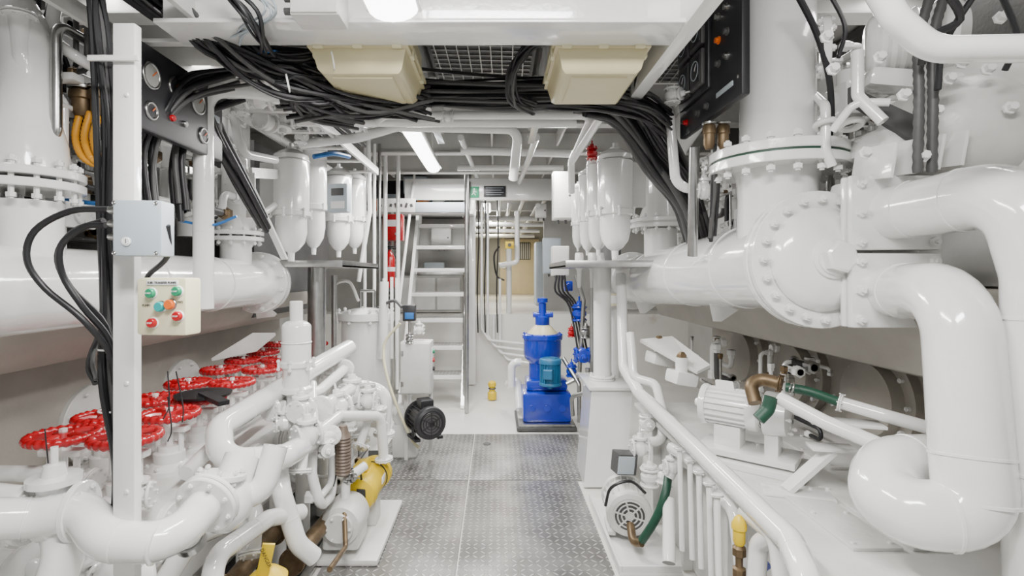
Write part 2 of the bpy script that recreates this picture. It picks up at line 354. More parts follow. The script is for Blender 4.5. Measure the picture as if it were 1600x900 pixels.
for i in range(3):
    q=c+V((-.065,0,.05-i*.035));g=G().lathe(q+V((.01,0,0)),(-1,0,0),[(.014,0),(.014,.015),(.011,.016),(.011,.03),(.008,.04)],10);t.add(g,'cable_gland',STL)
g=G().disc(c+V((-.02,-.04,-.035)),(0,1,0),.012,.004,16);t.add(g,'earth_label',SIGNW)
t.text('1',.016,c+V((-.02,-.0425,-.035)),(math.pi/2,0,0),INK);t.done()
for a in (((170,327,1.36),(110,330,1.36),(55,360,1.36),(42,405,1.36),(70,450,1.38),(130,500,1.4),(175,560,1.45),(185,640,1.45)),
          ((165,352,1.36),(130,355,1.36),(95,385,1.36),(98,430,1.38),(130,480,1.4),(170,530,1.45),(186,600,1.45)),
          ((162,345,1.38),(115,362,1.4),(90,400,1.4),(110,450,1.4),(165,510,1.47),(180,600,1.48))):
    cable(PP(*a),.0085,'thick black cable looping from junction box gland',BLK,'junction box cables',seg=10)
cable(PP((262,352,1.36),(262,400,1.4),(232,430,1.45),(228,450,1.45)),.007,'black cable joining the two boxes')
t=T('pump_control_station','cream push button box with start and stop buttons','control box')
c=P(265,478,1.36);rz=-.12;R=Euler((0,0,rz)).to_matrix()
g=G().box(c,(.14,.06,.15),(0,0,rz),.008);b0=t.add(g,'box_body',CRML)
def on(dx,dz,dy=-.031): return c+R@V((dx,dy,dz))
for dx,dz,m,r in ((-.024,.035,GRN,.0125),(.05,.04,GRN,.0125),(.002,0,TURQ,.013),(.03,.006,ORG,.013),(-.02,-.042,RED,.0125),(.052,-.024,RED,.0125)):
    g=G().disc(on(dx,dz),R@V((0,-1,0)),r*1.2,.006,24);f=t.add(g,'button_collar',SIGNW if m in (GRN,RED) else STL)
    g=G().lathe(on(dx,dz),R@V((0,-1,0)),[(r,0),(r,.01),(r*.85,.013)],24);f=t.add(g,'push_button',m)
    if m in (GRN,RED): t.text('START' if m is GRN else 'STOP',.006,on(dx,dz,-.0455),(math.pi/2,0,rz),SIGNW)
g=G().box(on(.005,.062,-.031),(.088,.003,.013),(0,0,rz),.001);t.add(g,'name_plate',SIGNW)
t.text('FUEL TRANSFER PUMPS',.0078,on(.005,.062,-.0335),(math.pi/2,0,rz),INK)
for dx,dz,tx in ((-.04,.003,'PUMP1'),(.052,.012,'PUMP2')): t.text(tx,.008,on(dx,dz,-.032),(math.pi/2,0,rz),INK)
t.done()
bundle(PP((150,-30,1.5),(158,60,1.52),(172,200,1.53),(168,330,1.53),(178,480,1.53),(178,600,1.5),(196,720,1.5),(192,800,1.5)),12,.028,.009,'strut cable bundle',jit=.15,seg=8)
bundle(PP((152,600,1.5),(150,560,1.55),(175,470,1.6),(185,300,1.6)),3,.02,.008,'strut cable bundle',jit=.2)
for v in (95,545,640):
    one(G().torus(P(176,v,1.51),(0,0,1),.034,.003,20,6),'cable_tie','white plastic cable tie around cable bundle','cable tie',WH,'cable ties')
# ---------------- left vertical pipe and top pipes
pipe(PP((318,482,2.3),(318,140,2.3),(395,140,2.4),(430,150,2.6)),.043,.1,'white pipe rising beside manifold and elbowing over',bands=((0,.35),(0,.8)))
pipe(PP((395,150,2.6),(440,190,3.0),(900,192,3.0)),.028,.06,'white overhead pipe crossing the passage',ends=(.06,0))
pipe(PP((470,225,3.3),(560,215,3.2),(620,198,3.2),(810,202,3.2),(802,280,3.4)),.03,.07,'white overhead pipe dropping at its end')
pipe(PP((585,192,2.9),(600,180,2.9),(925,180,2.9),(893,252,3.6),(893,300,3.8)),.024,.07,'white overhead pipe bending down beside filters')
pipe(PP((893,252,3.4),(955,158,2.6),(1045,160,2.6),(1056,292,2.6),(1108,298,2.6)),.025,.08,'narrow white pipe looping above manifold',bands=((2,.2),(2,.9)))
pipe([P(720,215,4.6),P(745,275,6.8)],.03);pipe([P(838,215,4.0),P(812,285,6.8)],.03);pipe(PP((720,235,5.0),(900,240,5.0)),.04,.1)
pipe(PP((715,262,6.0),(880,262,6.0)),.035,0)
def valve(c,ax,r,label='white globe valve with bolted bonnet',stem=(0,0,1),wheel=None,m=None,L=2.2):
    m=m or WH;c=V(c);ax=V(ax).normalized();t=T('valve',label,'valve')
    g=G().lathe(c,ax,[(r*.7,-r*L/2),(r*.75,-r*.9),(r*1.25,-r*.3),(r*1.25,r*.3),(r*.75,r*.9),(r*.7,r*L/2)],24);b=t.add(g,'valve_body',m)
    for s in (-1,1):
        q=c+ax*s*r*L/2;g=G().disc(q,ax,r*1.35,r*.3,28);f=t.add(g,'flange',m);t.bolts(q,ax,r*1.08,6,r*.13,r*.65,f,m=m)
    st=V(stem).normalized();g=G().lathe(c,st,[(r*.7,0),(r*.7,r*1.3),(r*1.05,r*1.35),(r*1.05,r*1.65),(r*.5,r*1.7),(r*.4,r*2.2),(r*.15,r*2.25),(r*.15,r*3)],20);t.add(g,'bonnet',m)
    return t.done()
valve(P(405,150,2.55),(1,.2,0),.05);valve(P(445,185,2.95),(1,.1,0),.045,stem=(0,-.3,-1));valve(P(495,195,3.1),(1,0,0),.035);valve(P(560,195,3.1),(1,0,0),.035)
valve(P(415,190,2.8),(.2,1,0),.04);valve(P(470,215,3.2),(0,0,1),.03,stem=(1,-1,0));valve(P(700,182,2.9),(1,0,0),.025);valve(P(375,165,2.6),(0,0,1),.035,stem=(.5,-1,0))
def filt(u,v0,v1,rp,d,label='white painted duplex fuel filter canister'):
    top=P(u,v0,d);bot=P(u,v1,d);r=rp*d/F;h=top.z-bot.z
    t=T('fuel_filter',label,'filter')
    g=G().lathe(top,(0,0,-1),[(r*.3,-r*.25),(r*.45,-r*.2),(r*.8,-.0),(r*.97,r*.15),(r,r*.35),(r,h*.58),(r*1.08,h*.585),(r*1.08,h*.63),(r*.9,h*.64)],28);b=t.add(g,'filter_housing',WH)
    g=G().lathe(top,(0,0,-1),[(r*.86,h*.64),(r*.88,h*.8),(r*.75,h*.9),(r*.45,h*.97),(r*.2,h),(r*.18,h+r*.5),(r*.1,h+r*.5)],28);t.add(g,'filter_bowl',WH)
    t.bolts(top+V((0,0,-h*.607)),(0,0,1),r*1.1,6,r*.1,r*.5,b)
    g=G().torus(top-V((0,0,r*.45)),(0,0,1),r*1.0,r*.05);t.add(g,'clamp_ring',STL)
    g=G().lathe(top,(0,0,1),[(r*.3,r*.1),(r*.3,r*.35),(r*.15,r*.4),(r*.15,r*.6)],6);t.add(g,'vent_plug',WH)
    sg=-1 if u<CX else 1
    g=G().bb(top.x+sg*r*.9,top.x+sg*(r*1.7),d-r*.3,d+r*.3,top.z-h*.55,top.z-h*.1,.004);t.add(g,'mounting_bracket',WH2)
    t.done()
for a in ((455,240,395,27,3.4),(490,226,388,20,3.8),(529,268,392,20,4.2),(554,274,388,17,4.6)): filt(*a)
for a in ((961,240,392,27,3.6),(935,250,390,18,4.0),(918,268,392,14,4.4),(903,290,388,10,4.8),(985,255,330,12,3.9)): filt(*a)
# dark panels behind the filter banks
one(G().bb(-1.75,-1.7,3.6,5.2,1.2,2.45,.004),'filter_backplate','dark plate behind the filters','panel',DKG)
one(G().bb(1.12,1.16,4.75,5.6,1.2,2.6,.004),'filter_backplate','dark plate behind the filters','panel',DKG)
for u0,u1,d in ((438,578,3.9),(882,992,3.9)):
    a=P(u0,405,3.5).x;b=P(u1,405,4.2).x
    t=T('drip_tray','stainless steel drip tray beneath filters','tray');g=G().bb(a,b,3.45,4.5,1.555,1.57,.002);t.add(g,'tray_base',STL)
    g=G().bb(a,b,3.44,3.455,1.555,1.6,.002).bb(a,a+.01,3.45,4.5,1.555,1.6,.002).bb(b-.01,b,3.45,4.5,1.555,1.6,.002);t.add(g,'tray_rim',STL);t.done()
pipe([(-1.33,3.8,0),(-1.33,3.8,1.555)],.065,0,'polished stainless steel column under filters',m=STL,name='column')
pipe(PP((522,430,4.2),(522,560,4.2)),.022,0,m=STL,label='slim stainless vertical pipe')
g=G().beam(P(375,255,3.0),P(445,405,3.3),.05,.012);one(g,'support_brace','white flat steel brace supporting filters','brace',WH)
g=G().beam(P(392,270,3.0),P(392,340,3.0),.05,.012).beam(P(392,270,3.0),P(470,275,3.6),.02,.06);one(g,'support_bracket','white steel filter mounting frame','bracket',WH)
pipe(PP((365,180,2.8),(378,240,2.8),(430,250,3.2)),.025,.06);pipe(PP((395,300,3.1),(410,335,3.2),(430,320,3.3)),.02,.05)
pipe(PP((268,130,2.6),(268,330,2.6)),.05,0);pipe(PP((295,200,2.9),(295,370,2.9)),.06,0)
pipe(PP((500,235,4.2),(500,200,4.2),(560,205,4.4)),.02,.05);pipe(PP((575,200,4.6),(578,330,4.6),(560,440,4.6)),.02,.05)
for i,(u,d) in enumerate(((585,4.8),(593,5.2),(570,5.0),(602,5.4),(622,5.6))): pipe(PP((u,225,d),(u,600 if i<3 else 500,d)),.016 if i<3 else .022,0,m=(STL if i==1 else WH))
t=T('monitor_box','small grey monitor unit with display','monitor');c=P(530,310,3.6);g=G().box(c,(.15,.07,.2),(0,0,-.15),.01);t.add(g,'housing',GREY);g=G().box(c+V((-.002,-.036,.04)),(.09,.008,.05),(0,0,-.15),.002);t.add(g,'display',DKG);g=G().box(c+V((0,-.036,-.05)),(.1,.006,.05),(0,0,-.15),.002);t.add(g,'label_plate',SIGNW);t.done()
# ---------------- valve manifold with red handwheels
t=T('valve_chest','long white cast valve chest carrying handwheel valves','manifold')
g=G().bb(-1.85,-1.22,1.72,4.4,.48,.66,.02).bb(-1.8,-1.26,1.75,4.38,.25,.5,.01);b0=t.add(g,'chest_body',WH2)
for i in range(8):
    y=1.9+i*.33;x=-1.24
    g=G().disc((x+.03,y,.57),(1,0,0),.085,.03);g.cyl((x-.02,y,.57),(x+.05,y,.57),.05);f=t.add(g,'outlet_flange',WH);t.bolts((x+.03,y,.57),(1,0,0),.068,6,.009,.05,f)
t.done()
for i in range(1,8):
    y=1.9+i*.33;pipe([(-1.195,y,.57),(-1.09,y,.57),(-1.09,y,.0)],.04,.06,'white outlet pipe elbowing down from valve chest',ends=(.075,0),nb=6,group='chest outlet pipes')
def hw(c,r,label):
    c=V(c);t=T('handwheel_valve',label,'valve','manifold handwheel valves');z0=.66;top=c.z
    g=G().lathe((c.x,c.y,z0-.01),(0,0,1),[(.1,0),(.1,.028),(.085,.03),(.06,.05),(.06,.09),(.045,.095),(.045,.12)],20);b=t.add(g,'bonnet',WH)
    g=G()
    for s in (-1,1): g.cyl((c.x+s*.05,c.y,z0+.02),(c.x+s*.05,c.y,top-.06),.011,seg=10)
    g.box((c.x,c.y,top-.06),(.16,.045,.026),bev=.007);t.add(g,'yoke',WH)
    g=G().cyl((c.x,c.y,z0+.08),(c.x,c.y,top+.015),.014,seg=12).lathe((c.x,c.y,top-.05),(0,0,1),[(.026,0),(.026,.035)],6);t.add(g,'stem',WH)
    g=G().torus(c,(0,0,1),r,.0165,120,10,lob=24,amp=.16).lathe(c-V((0,0,.014)),(0,0,1),[(.034,0),(.038,.01),(.03,.03)],16)
    for i in range(5):
        a=2*math.pi*i/5+.4+c.y;d=V((math.cos(a),math.sin(a),0));g.tube([c+d*.02,c+d*r*.55+V((0,0,.006)),c+d*r],.013,0,8)
    w=t.add(g,'handwheel',RED);g=G().lathe(c+V((0,0,.014)),(0,0,1),[(.014,0),(.014,.014),(.007,.016)],6);t.add(g,'nut',WH,sub=w)
    t.bolts((c.x,c.y,z0+.022),(0,0,1),.082,6,.009,.024,b)
    t.done()
for u,v,m in ((99,681,1),(197,683,1),(166,651,1),(265,647,1),(243,624,1),(312,622,1),(295,599,1),(363,598,1),(345,578,1),(410,577,1),(380,563,1),(436,562,1),(411,550,1),(432,538,.9),(494,537,.8)):
    d=480/(v-430);hw(P(u,v,d),.104*m,'red handwheel valve on white yoke atop valve chest')
one(G().lathe(P(318,618,2.45),(0,0,1),[(.12,0),(.125,.012),(.06,.02),(.02,.02)],24).beam(P(318,615,2.4),P(350,630,2.3),.05,.02),'tag_cloth','black cloth cover draped over a handwheel','cover',BLK)
for (a,b) in (((70,600),(72,785)),((255,585),(262,560)),((285,590),(275,560)),((262,620),(262,600))):
    cable(PP((a[0],a[1]+70,1.6),((a[0]+b[0])/2+6,(a[1]+b[1])/2+60,1.6),(b[0],b[1]+20,1.6)),.002,'thin black cable tie tail')
c=P(463,470,2.6);t=T('relief_valve','tall white spring relief valve with stacked cylinders','valve')
g=G().lathe(c,(0,0,-1),[(.025,0),(.032,.004),(.032,.1),(.05,.105),(.068,.12),(.072,.13),(.072,.3),(.08,.31),(.08,.33),(.065,.34),(.065,.43),(.08,.44),(.08,.46),(.05,.48),(.04,.54),(.035,.56)],28);t.add(g,'spring_housing',WH)
g=G().torus(c-V((0,0,.21)),(0,0,1),.073,.004);t.add(g,'housing_seam',WH);t.bolts(c-V((0,0,.32)),(0,0,1),.085,6,.01,.05);t.done()
pipe(PP((463,640,2.6),(463,720,2.6)),.038,0,ends=(.07,0))
pipe(PP((545,543,3.5),(505,566,3.1),(342,668,2.15),(345,722,2.02),(440,716,2.15),(485,690,2.5),(560,640,3.3)),.052,.1,'thick white pipe making a return bend',bands=((1,.35),(1,.8),(3,.5)),ends=(.0,0))
pipe(PP((432,700,2.3),(440,770,2.2),(465,850,2.2),(490,870,2.25)),.04,.12,'white pipe dropping from return bend',bands=((1,.5),))
pipe(PP((488,600,2.9),(490,660,2.6),(487,740,2.5),(500,792,2.5),(518,775,2.7),(522,700,2.8)),.025,.07,'slender white pipe with low return bend')
pipe(PP((500,640,2.7),(560,600,3.3),(605,612,3.3),(600,680,3.3)),.038,.1,'white pipe with elbow beside valve',bands=((1,.4),),ends=(.07,.07))
pipe(PP((480,690,2.4),(530,650,2.8),(595,650,3.1),(600,720,3.1)),.03,.08,ends=(0,.055))
pipe(PP((520,575,3.4),(560,600,3.3),(560,690,3.1)),.035,.08,ends=(.07,.07))
pipe(PP((420,640,2.5),(500,610,2.9),(540,575,3.3)),.03,.08,ends=(.06,.06));pipe(PP((470,740,2.3),(475,690,2.35),(520,680,2.6)),.025,.05,ends=(.05,.05))
pipe(PP((560,700,3.0),(575,660,3.1),(575,600,3.2)),.025,.05,ends=(.05,.05))
valve(P(480,680,2.4),(.8,.8,.1),.045);valve(P(550,615,3.2),(.5,.8,0),.055);valve(P(470,640,2.5),(.2,1,0),.04);valve(P(590,650,3.2),(0,0,1),.045,stem=(0,-1,0))
valve(P(530,635,2.9),(.7,.7,0),.045,stem=(-.2,0,1));valve(P(520,600,3.3),(.6,.8,0),.05)
valve(P(510,700,2.5),(0,0,1),.03,stem=(.5,-1,0));valve(P(445,660,2.5),(1,.5,0),.035);valve(P(545,660,2.9),(0,0,1),.035,stem=(-.5,-1,0));valve(P(575,625,3.1),(1,0,0),.04);valve(P(400,745,2.2),(1,1,0),.035)
pipe(PP((290,740,2.0),(350,680,2.3),(420,640,2.9)),.03,.05)
pipe(PP((600,440,4.4),(598,560,4.4)),.04,0)
# big near left pipes
pipe(PP((-40,812,1.35),(60,808,1.42),(130,795,1.45),(165,845,1.4),(265,850,1.42),(330,780,1.6)),.054,.11,'thick white pipe with S-shaped elbows near strut',bands=((0,.8),(3,.2),(3,.8)),ends=(.0,.095),seg=28)
pipe(PP((-40,780,1.5),(60,790,1.5),(110,840,1.45),(80,930,1.4)),.05,.12,'thick white pipe curving downwards near strut',seg=28)
valve(P(85,800,1.46),(1,.1,0),.062,'white bolted valve body on thick pipe')
t=T('strainer','rounded white cast strainer body with bolted cover','strainer')
c=P(352,785,1.75);g=G().sph(c,.09,28,1.1);g.cyl(c,c+V((.02,.08,.13)),.06);b=t.add(g,'strainer_body',WH);g=G().disc(c+V((-.005,-.02,.1)),(.1,.2,1),.08,.02);f=t.add(g,'cover_flange',WH);t.bolts(c+V((-.005,-.02,.1)),(.1,.2,1),.065,8,.009,.045,f)
g=G().tube([c+V((.02,.05,0)),c+V((.1,.05,.0)),c+V((.13,.1,.16))],.042,.07);t.add(g,'outlet_elbow',WH);t.done()
pipe(PP((330,930,1.7),(335,870,1.75),(420,810,2.1),(470,800,2.3)),.035,.08,bands=((1,.3),(1,.7)))
pipe(PP((160,930,1.5),(165,890,1.55),(260,860,1.8)),.04,.1);pipe(PP((250,920,1.7),(300,840,1.8),(350,820,2.0)),.035,.05)
pipe(PP((10,930,1.55),(30,860,1.6),(120,850,1.7)),.04,.08,ends=(0,.07));pipe(PP((-10,740,1.9),(60,740,1.9),(150,755,1.9)),.03,.05,ends=(0,.055));pipe(PP((230,930,1.6),(225,870,1.7)),.03,0,ends=(0,.06))
pipe(PP((395,870,2.1),(400,800,2.2),(380,740,2.3)),.03,.06,ends=(.055,.055))
pipe(PP((-20,870,1.6),(50,880,1.6),(80,930,1.6)),.03,.05,ends=(.05,.05));valve(P(130,905,1.55),(1,0,0),.035);valve(P(215,775,1.75),(1,.3,0),.035)
t=T('pressure_gauge','round brushed steel gauge facing upward','gauge');c=P(298,846,1.62);g=G().disc(c,(0,-.6,1),.045,.03);t.add(g,'gauge_case',STL);g=G().disc(c+V((0,-.01,.016)),(0,-.6,1),.038,.006);t.add(g,'gauge_face',SIGNW);t.done()
pipe(PP((350,925,2.0),(430,830,2.5)),.04,0,'bronze coloured strainer pipe section',m=BRZ,ends=(.06,.06),nb=6)
pipe(PP((455,880,2.3),(530,790,2.9)),.04,0,'bronze coloured pipe section',m=BRZ,ends=(.06,.06),nb=6)
pipe(PP((515,890,2.2),(540,855,2.5),(538,800,2.65)),.012,.04,'brass coloured small pipe',m=BRZ)
g=G().box(P(415,875,1.95),(.045,.01,.14),(.2,.2,.3),.002);t=T('warning_tag','yellow tag with black lettering hanging on pipe','tag');t.add(g,'tag_plate',YEL);t.text('DANGER',.02,P(415,872,1.93),(math.pi/2+.2,1.2,.3),INK);t.done()
one(G().lathe(P(418,925,2.0),(0,0,1),[(.07,0),(.075,.01),(.075,.06),(.04,.09),(.02,.1)],24),'oil_can','small yellow rounded can on the floor plates','can',YEL)
g=G();p0=P(536,742,2.7);g.lathe(p0,(0,0,1),[(.03,0)]+[x for i in range(12) for x in ((.043,.012+i*.017),(.038,.02+i*.017))]+[(.028,.23),(.02,.26)],16);one(g,'flexible_coupling','brown corrugated metal flexible coupling','hose',BRN)
# ---------------- motor builder
def motor(c,ax,r,L,m,label,box=(0,0,1),name='electric_motor',foot=True,fin=20,cover=None):
    c=V(c);a=V(ax).normalized();t=T(name,label,'motor');x,y,z=frm(a);cover=cover or m
    g=G().lathe(c,a,[(r*.5,-L/2),(r*.86,-L/2+.005),(r*.86,L/2-.005),(r*.5,L/2)],28)
    for i in range(fin):
        q=2*math.pi*i/fin;d=x*math.cos(q)+y*math.sin(q);e=a.cross(d)
        g.rings([[c+d*(r*.8)+e*w+a*h for w,h in((-.003,-L*.36),(.003,-L*.36),(.003,L*.36),(-.003,L*.36))],[c+d*r*.98+e*w+a*h for w,h in((-.002,-L*.36),(.002,-L*.36),(.002,L*.36),(-.002,L*.36))]])
    b=t.add(g,'motor_body',m)
    e0=c-a*(L*.5+r*.1)
    g=G().lathe(c-a*L*.5,a,[(r*.72,-r*.08),(r*.8,-r*.1),(r*.98,-r*.02),(r*1.02,r*.06),(r*1.02,L*.16),(r*.9,L*.17)],32);f=t.add(g,'fan_cover',cover)
    g=G().disc(c-a*(L*.5+r*.085),a,r*.72,.004,28,.001);t.add(g,'fan_opening',DKG,sub=f)
    g=G()
    for q in (.18,.36,.54,.7): g.torus(e0,a,r*q,r*.035,24,6)
    for i in range(3):
        q=math.pi*i/3;d=x*math.cos(q)+y*math.sin(q);g.beam(e0-d*r*.74,e0+d*r*.74,r*.07,r*.07)
    g.disc(e0,a,r*.14,r*.07,16,.001);t.add(g,'vent_grille',cover,sub=f)
    g=G().lathe(c+a*L*.36,a,[(r*1.0,0),(r*1.05,.01),(r*1.05,L*.1),(r*.6,L*.16),(r*.3,L*.17),(r*.2,L*.25)],28);t.add(g,'end_bell',m)
    if box:
        bd=V(box).normalized();u2=a.cross(bd);g=G();bc=c+bd*r*1.15
        q=[bc+a*i*r*.45+u2*j*r*.42 for i,j in((-1,-1),(1,-1),(1,1),(-1,1))];g.rings([[k-bd*r*.35 for k in q],[k+bd*r*.12 for k in q],[bc+bd*r*.18+(k-bc)*.85 for k in q]]);t.add(g,'terminal_box',m)
    if foot:
        g=G();fz=c.z-r*1.15
        s=V((a.x,a.y,0)).normalized() if abs(a.z)<.9 else V((1,0,0));n=V((-s.y,s.x,0))
        for i in (-1,1):
            q=c+n*i*r*.75;g.beam(V((q.x,q.y,fz+.01))-s*L*.35,V((q.x,q.y,fz+.01))+s*L*.35,r*.35,.02);g.beam(V((q.x,q.y,fz+.01)),V((q.x,q.y,c.z-r*.3)),.02,L*.3)
        t.add(g,'mounting_foot',m)
    return t.done()
c=V((-.76,3.05,.27));ya=V((.12,1,.1)).normalized()
t=T('electric_motor','yellow cylindrical electric motor driving a white pump','motor')
g=G().lathe(c-ya*.16,ya,[(.06,0),(.09,.012),(.1,.03),(.1,.05),(.09,.055),(.09,.26),(.1,.265),(.1,.3),(.06,.32),(.03,.33)],36);t.add(g,'motor_body',YEL)
g=G().box(c+V((-.03,-.02,.105)),(.075,.12,.05),(0,-.25,0),.01);t.add(g,'terminal_box',YEL)
g=G().box(c+V((.09,0,.02)),(.006,.08,.04),bev=.001);t.add(g,'rating_plate',SIGNW)
g=G().disc(c+ya*.07,ya,.0935,.012,36);t.add(g,'band',INK)
g=G().box(c+V((0,-.165,.0)),(.05,.004,.05),bev=.001);t.add(g,'warning_sticker',INK)
g=G().bb(c.x-.06,c.x+.06,c.y-.06,c.y+.06,.035,.19,.01);t.add(g,'mounting_foot',WH2);t.done()
t=T('transfer_pump','cream white gear pump on curved base plate','pump')
c=P(540,808,2.75);g=G().lathe(c-V((0,.12,0)),(0,1,0),[(.04,0),(.1,.01),(.108,.05),(.108,.2),(.08,.26),(.05,.3)],28).box(c+V((0,0,-.06)),(.19,.2,.14),bev=.02);b=t.add(g,'pump_casing',WH2)
g=G().disc(c-V((0,.125,0)),(0,1,0),.075,.02);f=t.add(g,'end_cover',WH2);t.bolts(c-V((0,.13,0)),(0,1,0),.06,6,.008,.03,f)
g=G().bb(c.x-.14,c.x+.2,c.y-.12,c.y+.6,.001,.035,.015);t.add(g,'base_plate',WH2)
g=G().tube([c+V((.0,0,.1)),c+V((0,0,.2)),c+V((.08,.1,.24))],.025,.05);t.add(g,'outlet_pipe',WH);t.done()
valve(P(545,745,2.75),(0,0,1),.022,'steel small ball valve',stem=(1,-.3,0),m=STL)
cable(PP((520,760,2.7),(530,735,2.75),(560,735,2.85),(565,750,2.9)),.006)
one(G().bb(-.96,-.92,1.4,3.9,.001,.03,.003),'floor_edge_bar','grey steel angle along the floor plates','edge bar',STL)
c=P(572,600,4.6);t=T('filter_vessel','large white cylindrical filter vessel with bolted lid','vessel')
g=G().lathe((c.x,c.y,.25),(0,0,1),[(.1,0),(.19,.05),(.215,.12),(.215,.86)],36);b=t.add(g,'vessel_body',WH)
g=G().lathe((c.x,c.y,1.1),(0,0,1),[(.215,0),(.25,.005),(.25,.03),(.25,.065),(.2,.08),(.12,.1),(.05,.11)],36);f=t.add(g,'lid',WH);t.bolts((c.x,c.y,1.14),(0,0,1),.235,8,.016,.12,f)
g=G().cyl((c.x-.05,c.y,1.2),(c.x-.05,c.y,1.36),.012).cyl((c.x-.05,c.y,1.36),(c.x+.08,c.y,1.36),.012).cyl((c.x+.08,c.y,1.2),(c.x+.08,c.y,1.36),.012);t.add(g,'lifting_handle',STL)
for i in range(3):
    a=2.1*i;g=G().beam((c.x+.17*math.cos(a),c.y+.17*math.sin(a),0),(c.x+.17*math.cos(a),c.y+.17*math.sin(a),.4),.04,.04);t.add(g,'leg',WH)
t.done()
cable(PP((560,470,4.5),(545,440,4.4),(520,450,4.3),(525,500,4.3),(520,560,4.2)),.014,'cream flexible hose looping over vessel',WH2)
cable(PP((625,505,4.2),(600,540,4.2),(608,600,4.1),(640,680,4.0),(655,700,4.0)),.012,'cream hose hanging beside electrical box',CRML)
cable(PP((590,480,4.5),(615,470,4.3),(628,480,4.2)),.014,'dark hose over vessel lid',DKG)
for u in (600,612,620): pipe(PP((u,430+u%7,4.5),(u,560,4.5)),.014,0)
t=T('control_cabinet','white electrical control cabinet with side switches','electrical box')
c=P(652,572,4.1);g=G().box(c,(.24,.2,.41),(0,0,0),.012);b=t.add(g,'cabinet_body',WH2)
g=G().box(c-V((0,.105,0)),(.225,.015,.39),bev=.006);d=t.add(g,'cabinet_door',WH2)
for dz in (.12,-.12): g=G().box(c+V((-.1,-.115,dz)),(.02,.012,.04),bev=.003);t.add(g,'hinge',STL,sub=d)
g=G().box(c+V((.121,0,.05)),(.008,.1,.2),bev=.003);f=t.add(g,'switch_plate',SIGNW)
for i,m in enumerate((GRN,RED,BLKP)): g=G().disc(c+V((.13,-.0,.12-.07*i)),(1,0,0),.018,.02,16);t.add(g,'push_button',m,sub=f)
for dx in (-.1,.1): g=G().bb(c.x+dx-.015,c.x+dx+.015,c.y+.05,c.y+.08,0,c.z-.2,.002);t.add(g,'support_leg',WH)
t.done()
t=T('pressure_switch','small black and blue pressure switch','switch');c=P(640,489,4.1);g=G().box(c,(.1,.08,.13),bev=.01);t.add(g,'housing',BLKP);g=G().box(c+V((.005,-.042,-.02)),(.07,.01,.05),bev=.003);t.add(g,'label_plate',BLC);g=G().cyl(c-V((0,0,.06)),c-V((0,0,.15)),.012);t.add(g,'stem',STL);t.done()
valve(P(640,530,4.0),(0,0,1),.025,m=STL);valve(P(655,515,4.1),(1,0,0),.03)
motor(P(664,655,3.95),(-.45,.85,0),.12,.27,BLKP,'black electric motor with domed fan cover',cover=BLKP)
t=T('circulation_pump','small white pump body beside black motor','pump');c=P(635,650,4.3);g=G().lathe(c,(.4,-.9,0),[(.05,-.08),(.11,-.06),(.11,.06),(.06,.08)],24);g.cyl(c,c+V((0,0,.2)),.04);g.bb(c.x-.1,c.x+.1,c.y-.1,c.y+.1,0,c.z-.05,.01);t.add(g,'pump_casing',WH);g=G().disc(c+V((0,0,.2)),(0,0,1),.07,.02);t.add(g,'flange',WH);t.done()
# ---------------- stairs
t=T('staircase','steep white steel stairs with tread plate steps','stairs')
for i in range(7):
    z=.35+.31*i;y=5.9+.2*i
    g=G().bb(-1.07,-.4,y,y+.28,z-.05,z,.004);a=t.add(g,'tread',WH);g=G().bb(-1.06,-.41,y+.005,y+.275,z,z+.004,.001);t.add(g,'tread_plate',TREAD,sub=a)
for x in (-1.11,-.4):
    g=G().prism([(x,5.76,0),(x,6.05,0),(x,7.45,2.4),(x,7.16,2.4)],(.04,0,0));t.add(g,'stringer',WH)
t.done()
one(G().tube([(-.36,5.85,0),(-.36,5.85,1.05),(-.36,7.1,2.9)],.02,.08),'stair_handrail','polished tubular handrail beside stairs','handrail',STL)
one(G().tube([(-.32,5.6,0),(-.32,5.6,2.6)],.024),'stair_post','polished vertical grab post beside stairs','post',STL)
one(G().tube([(-1.13,5.85,.2),(-1.13,5.85,1.0),(-1.13,7.1,2.9)],.02,.08),'stair_handrail','white tubular handrail posts beside stairs','handrail',WH)
t=T('upper_landing','white steel landing with perforated front edge','landing');g=G().bb(-1.9,-.3,6.7,7.0,2.3,2.34,.004);t.add(g,'landing_plate',WH)
g=G().bb(-1.55,-1.05,6.66,6.7,2.32,2.5,.004);f=t.add(g,'front_plate',WH2)
g=G().bb(-1.05,-.38,6.66,6.7,2.32,2.45,.004);f2=t.add(g,'front_plate',GREY)
for i in range(7): g=G().box((-1.5+i*.067,6.656,2.41),(.03,.004,.06 if i%2 else .04),(0,.3*(i%3-1),0),.001);t.add(g,'cut_out',DKG,sub=f)
t.done()
for x in (-1.35,-1.27):
    t=T('perforated_channel','tall galvanised perforated channel','channel','perforated channels');g=G().bb(x-.025,x+.025,6.5,6.53,0,2.3,.002);f=t.add(g,'channel_body',STL)
    for i in range(30): g=G().box((x,6.497,.3+i*.065),(.018,.004,.035),bev=.001);t.add(g,'slot',DKG,sub=f)
    t.done()
t=T('storage_rack','dark metal rack filled with boxes above the landing','rack');g=G().bb(-2.2,-.5,7.6,7.85,2.36,2.4,.004).bb(-2.2,-.5,7.84,7.87,2.4,2.95,.002);t.add(g,'rack_frame',BLKP)
for i in range(7): g=G().bb(-2.1+i*.23,-1.93+i*.23,7.62,7.8,2.4,2.55+.08*(i%3),.01);t.add(g,'storage_box',(DKG,ORG,GREY,BLKP,ORG,WH2,DKG)[i])
t.done()
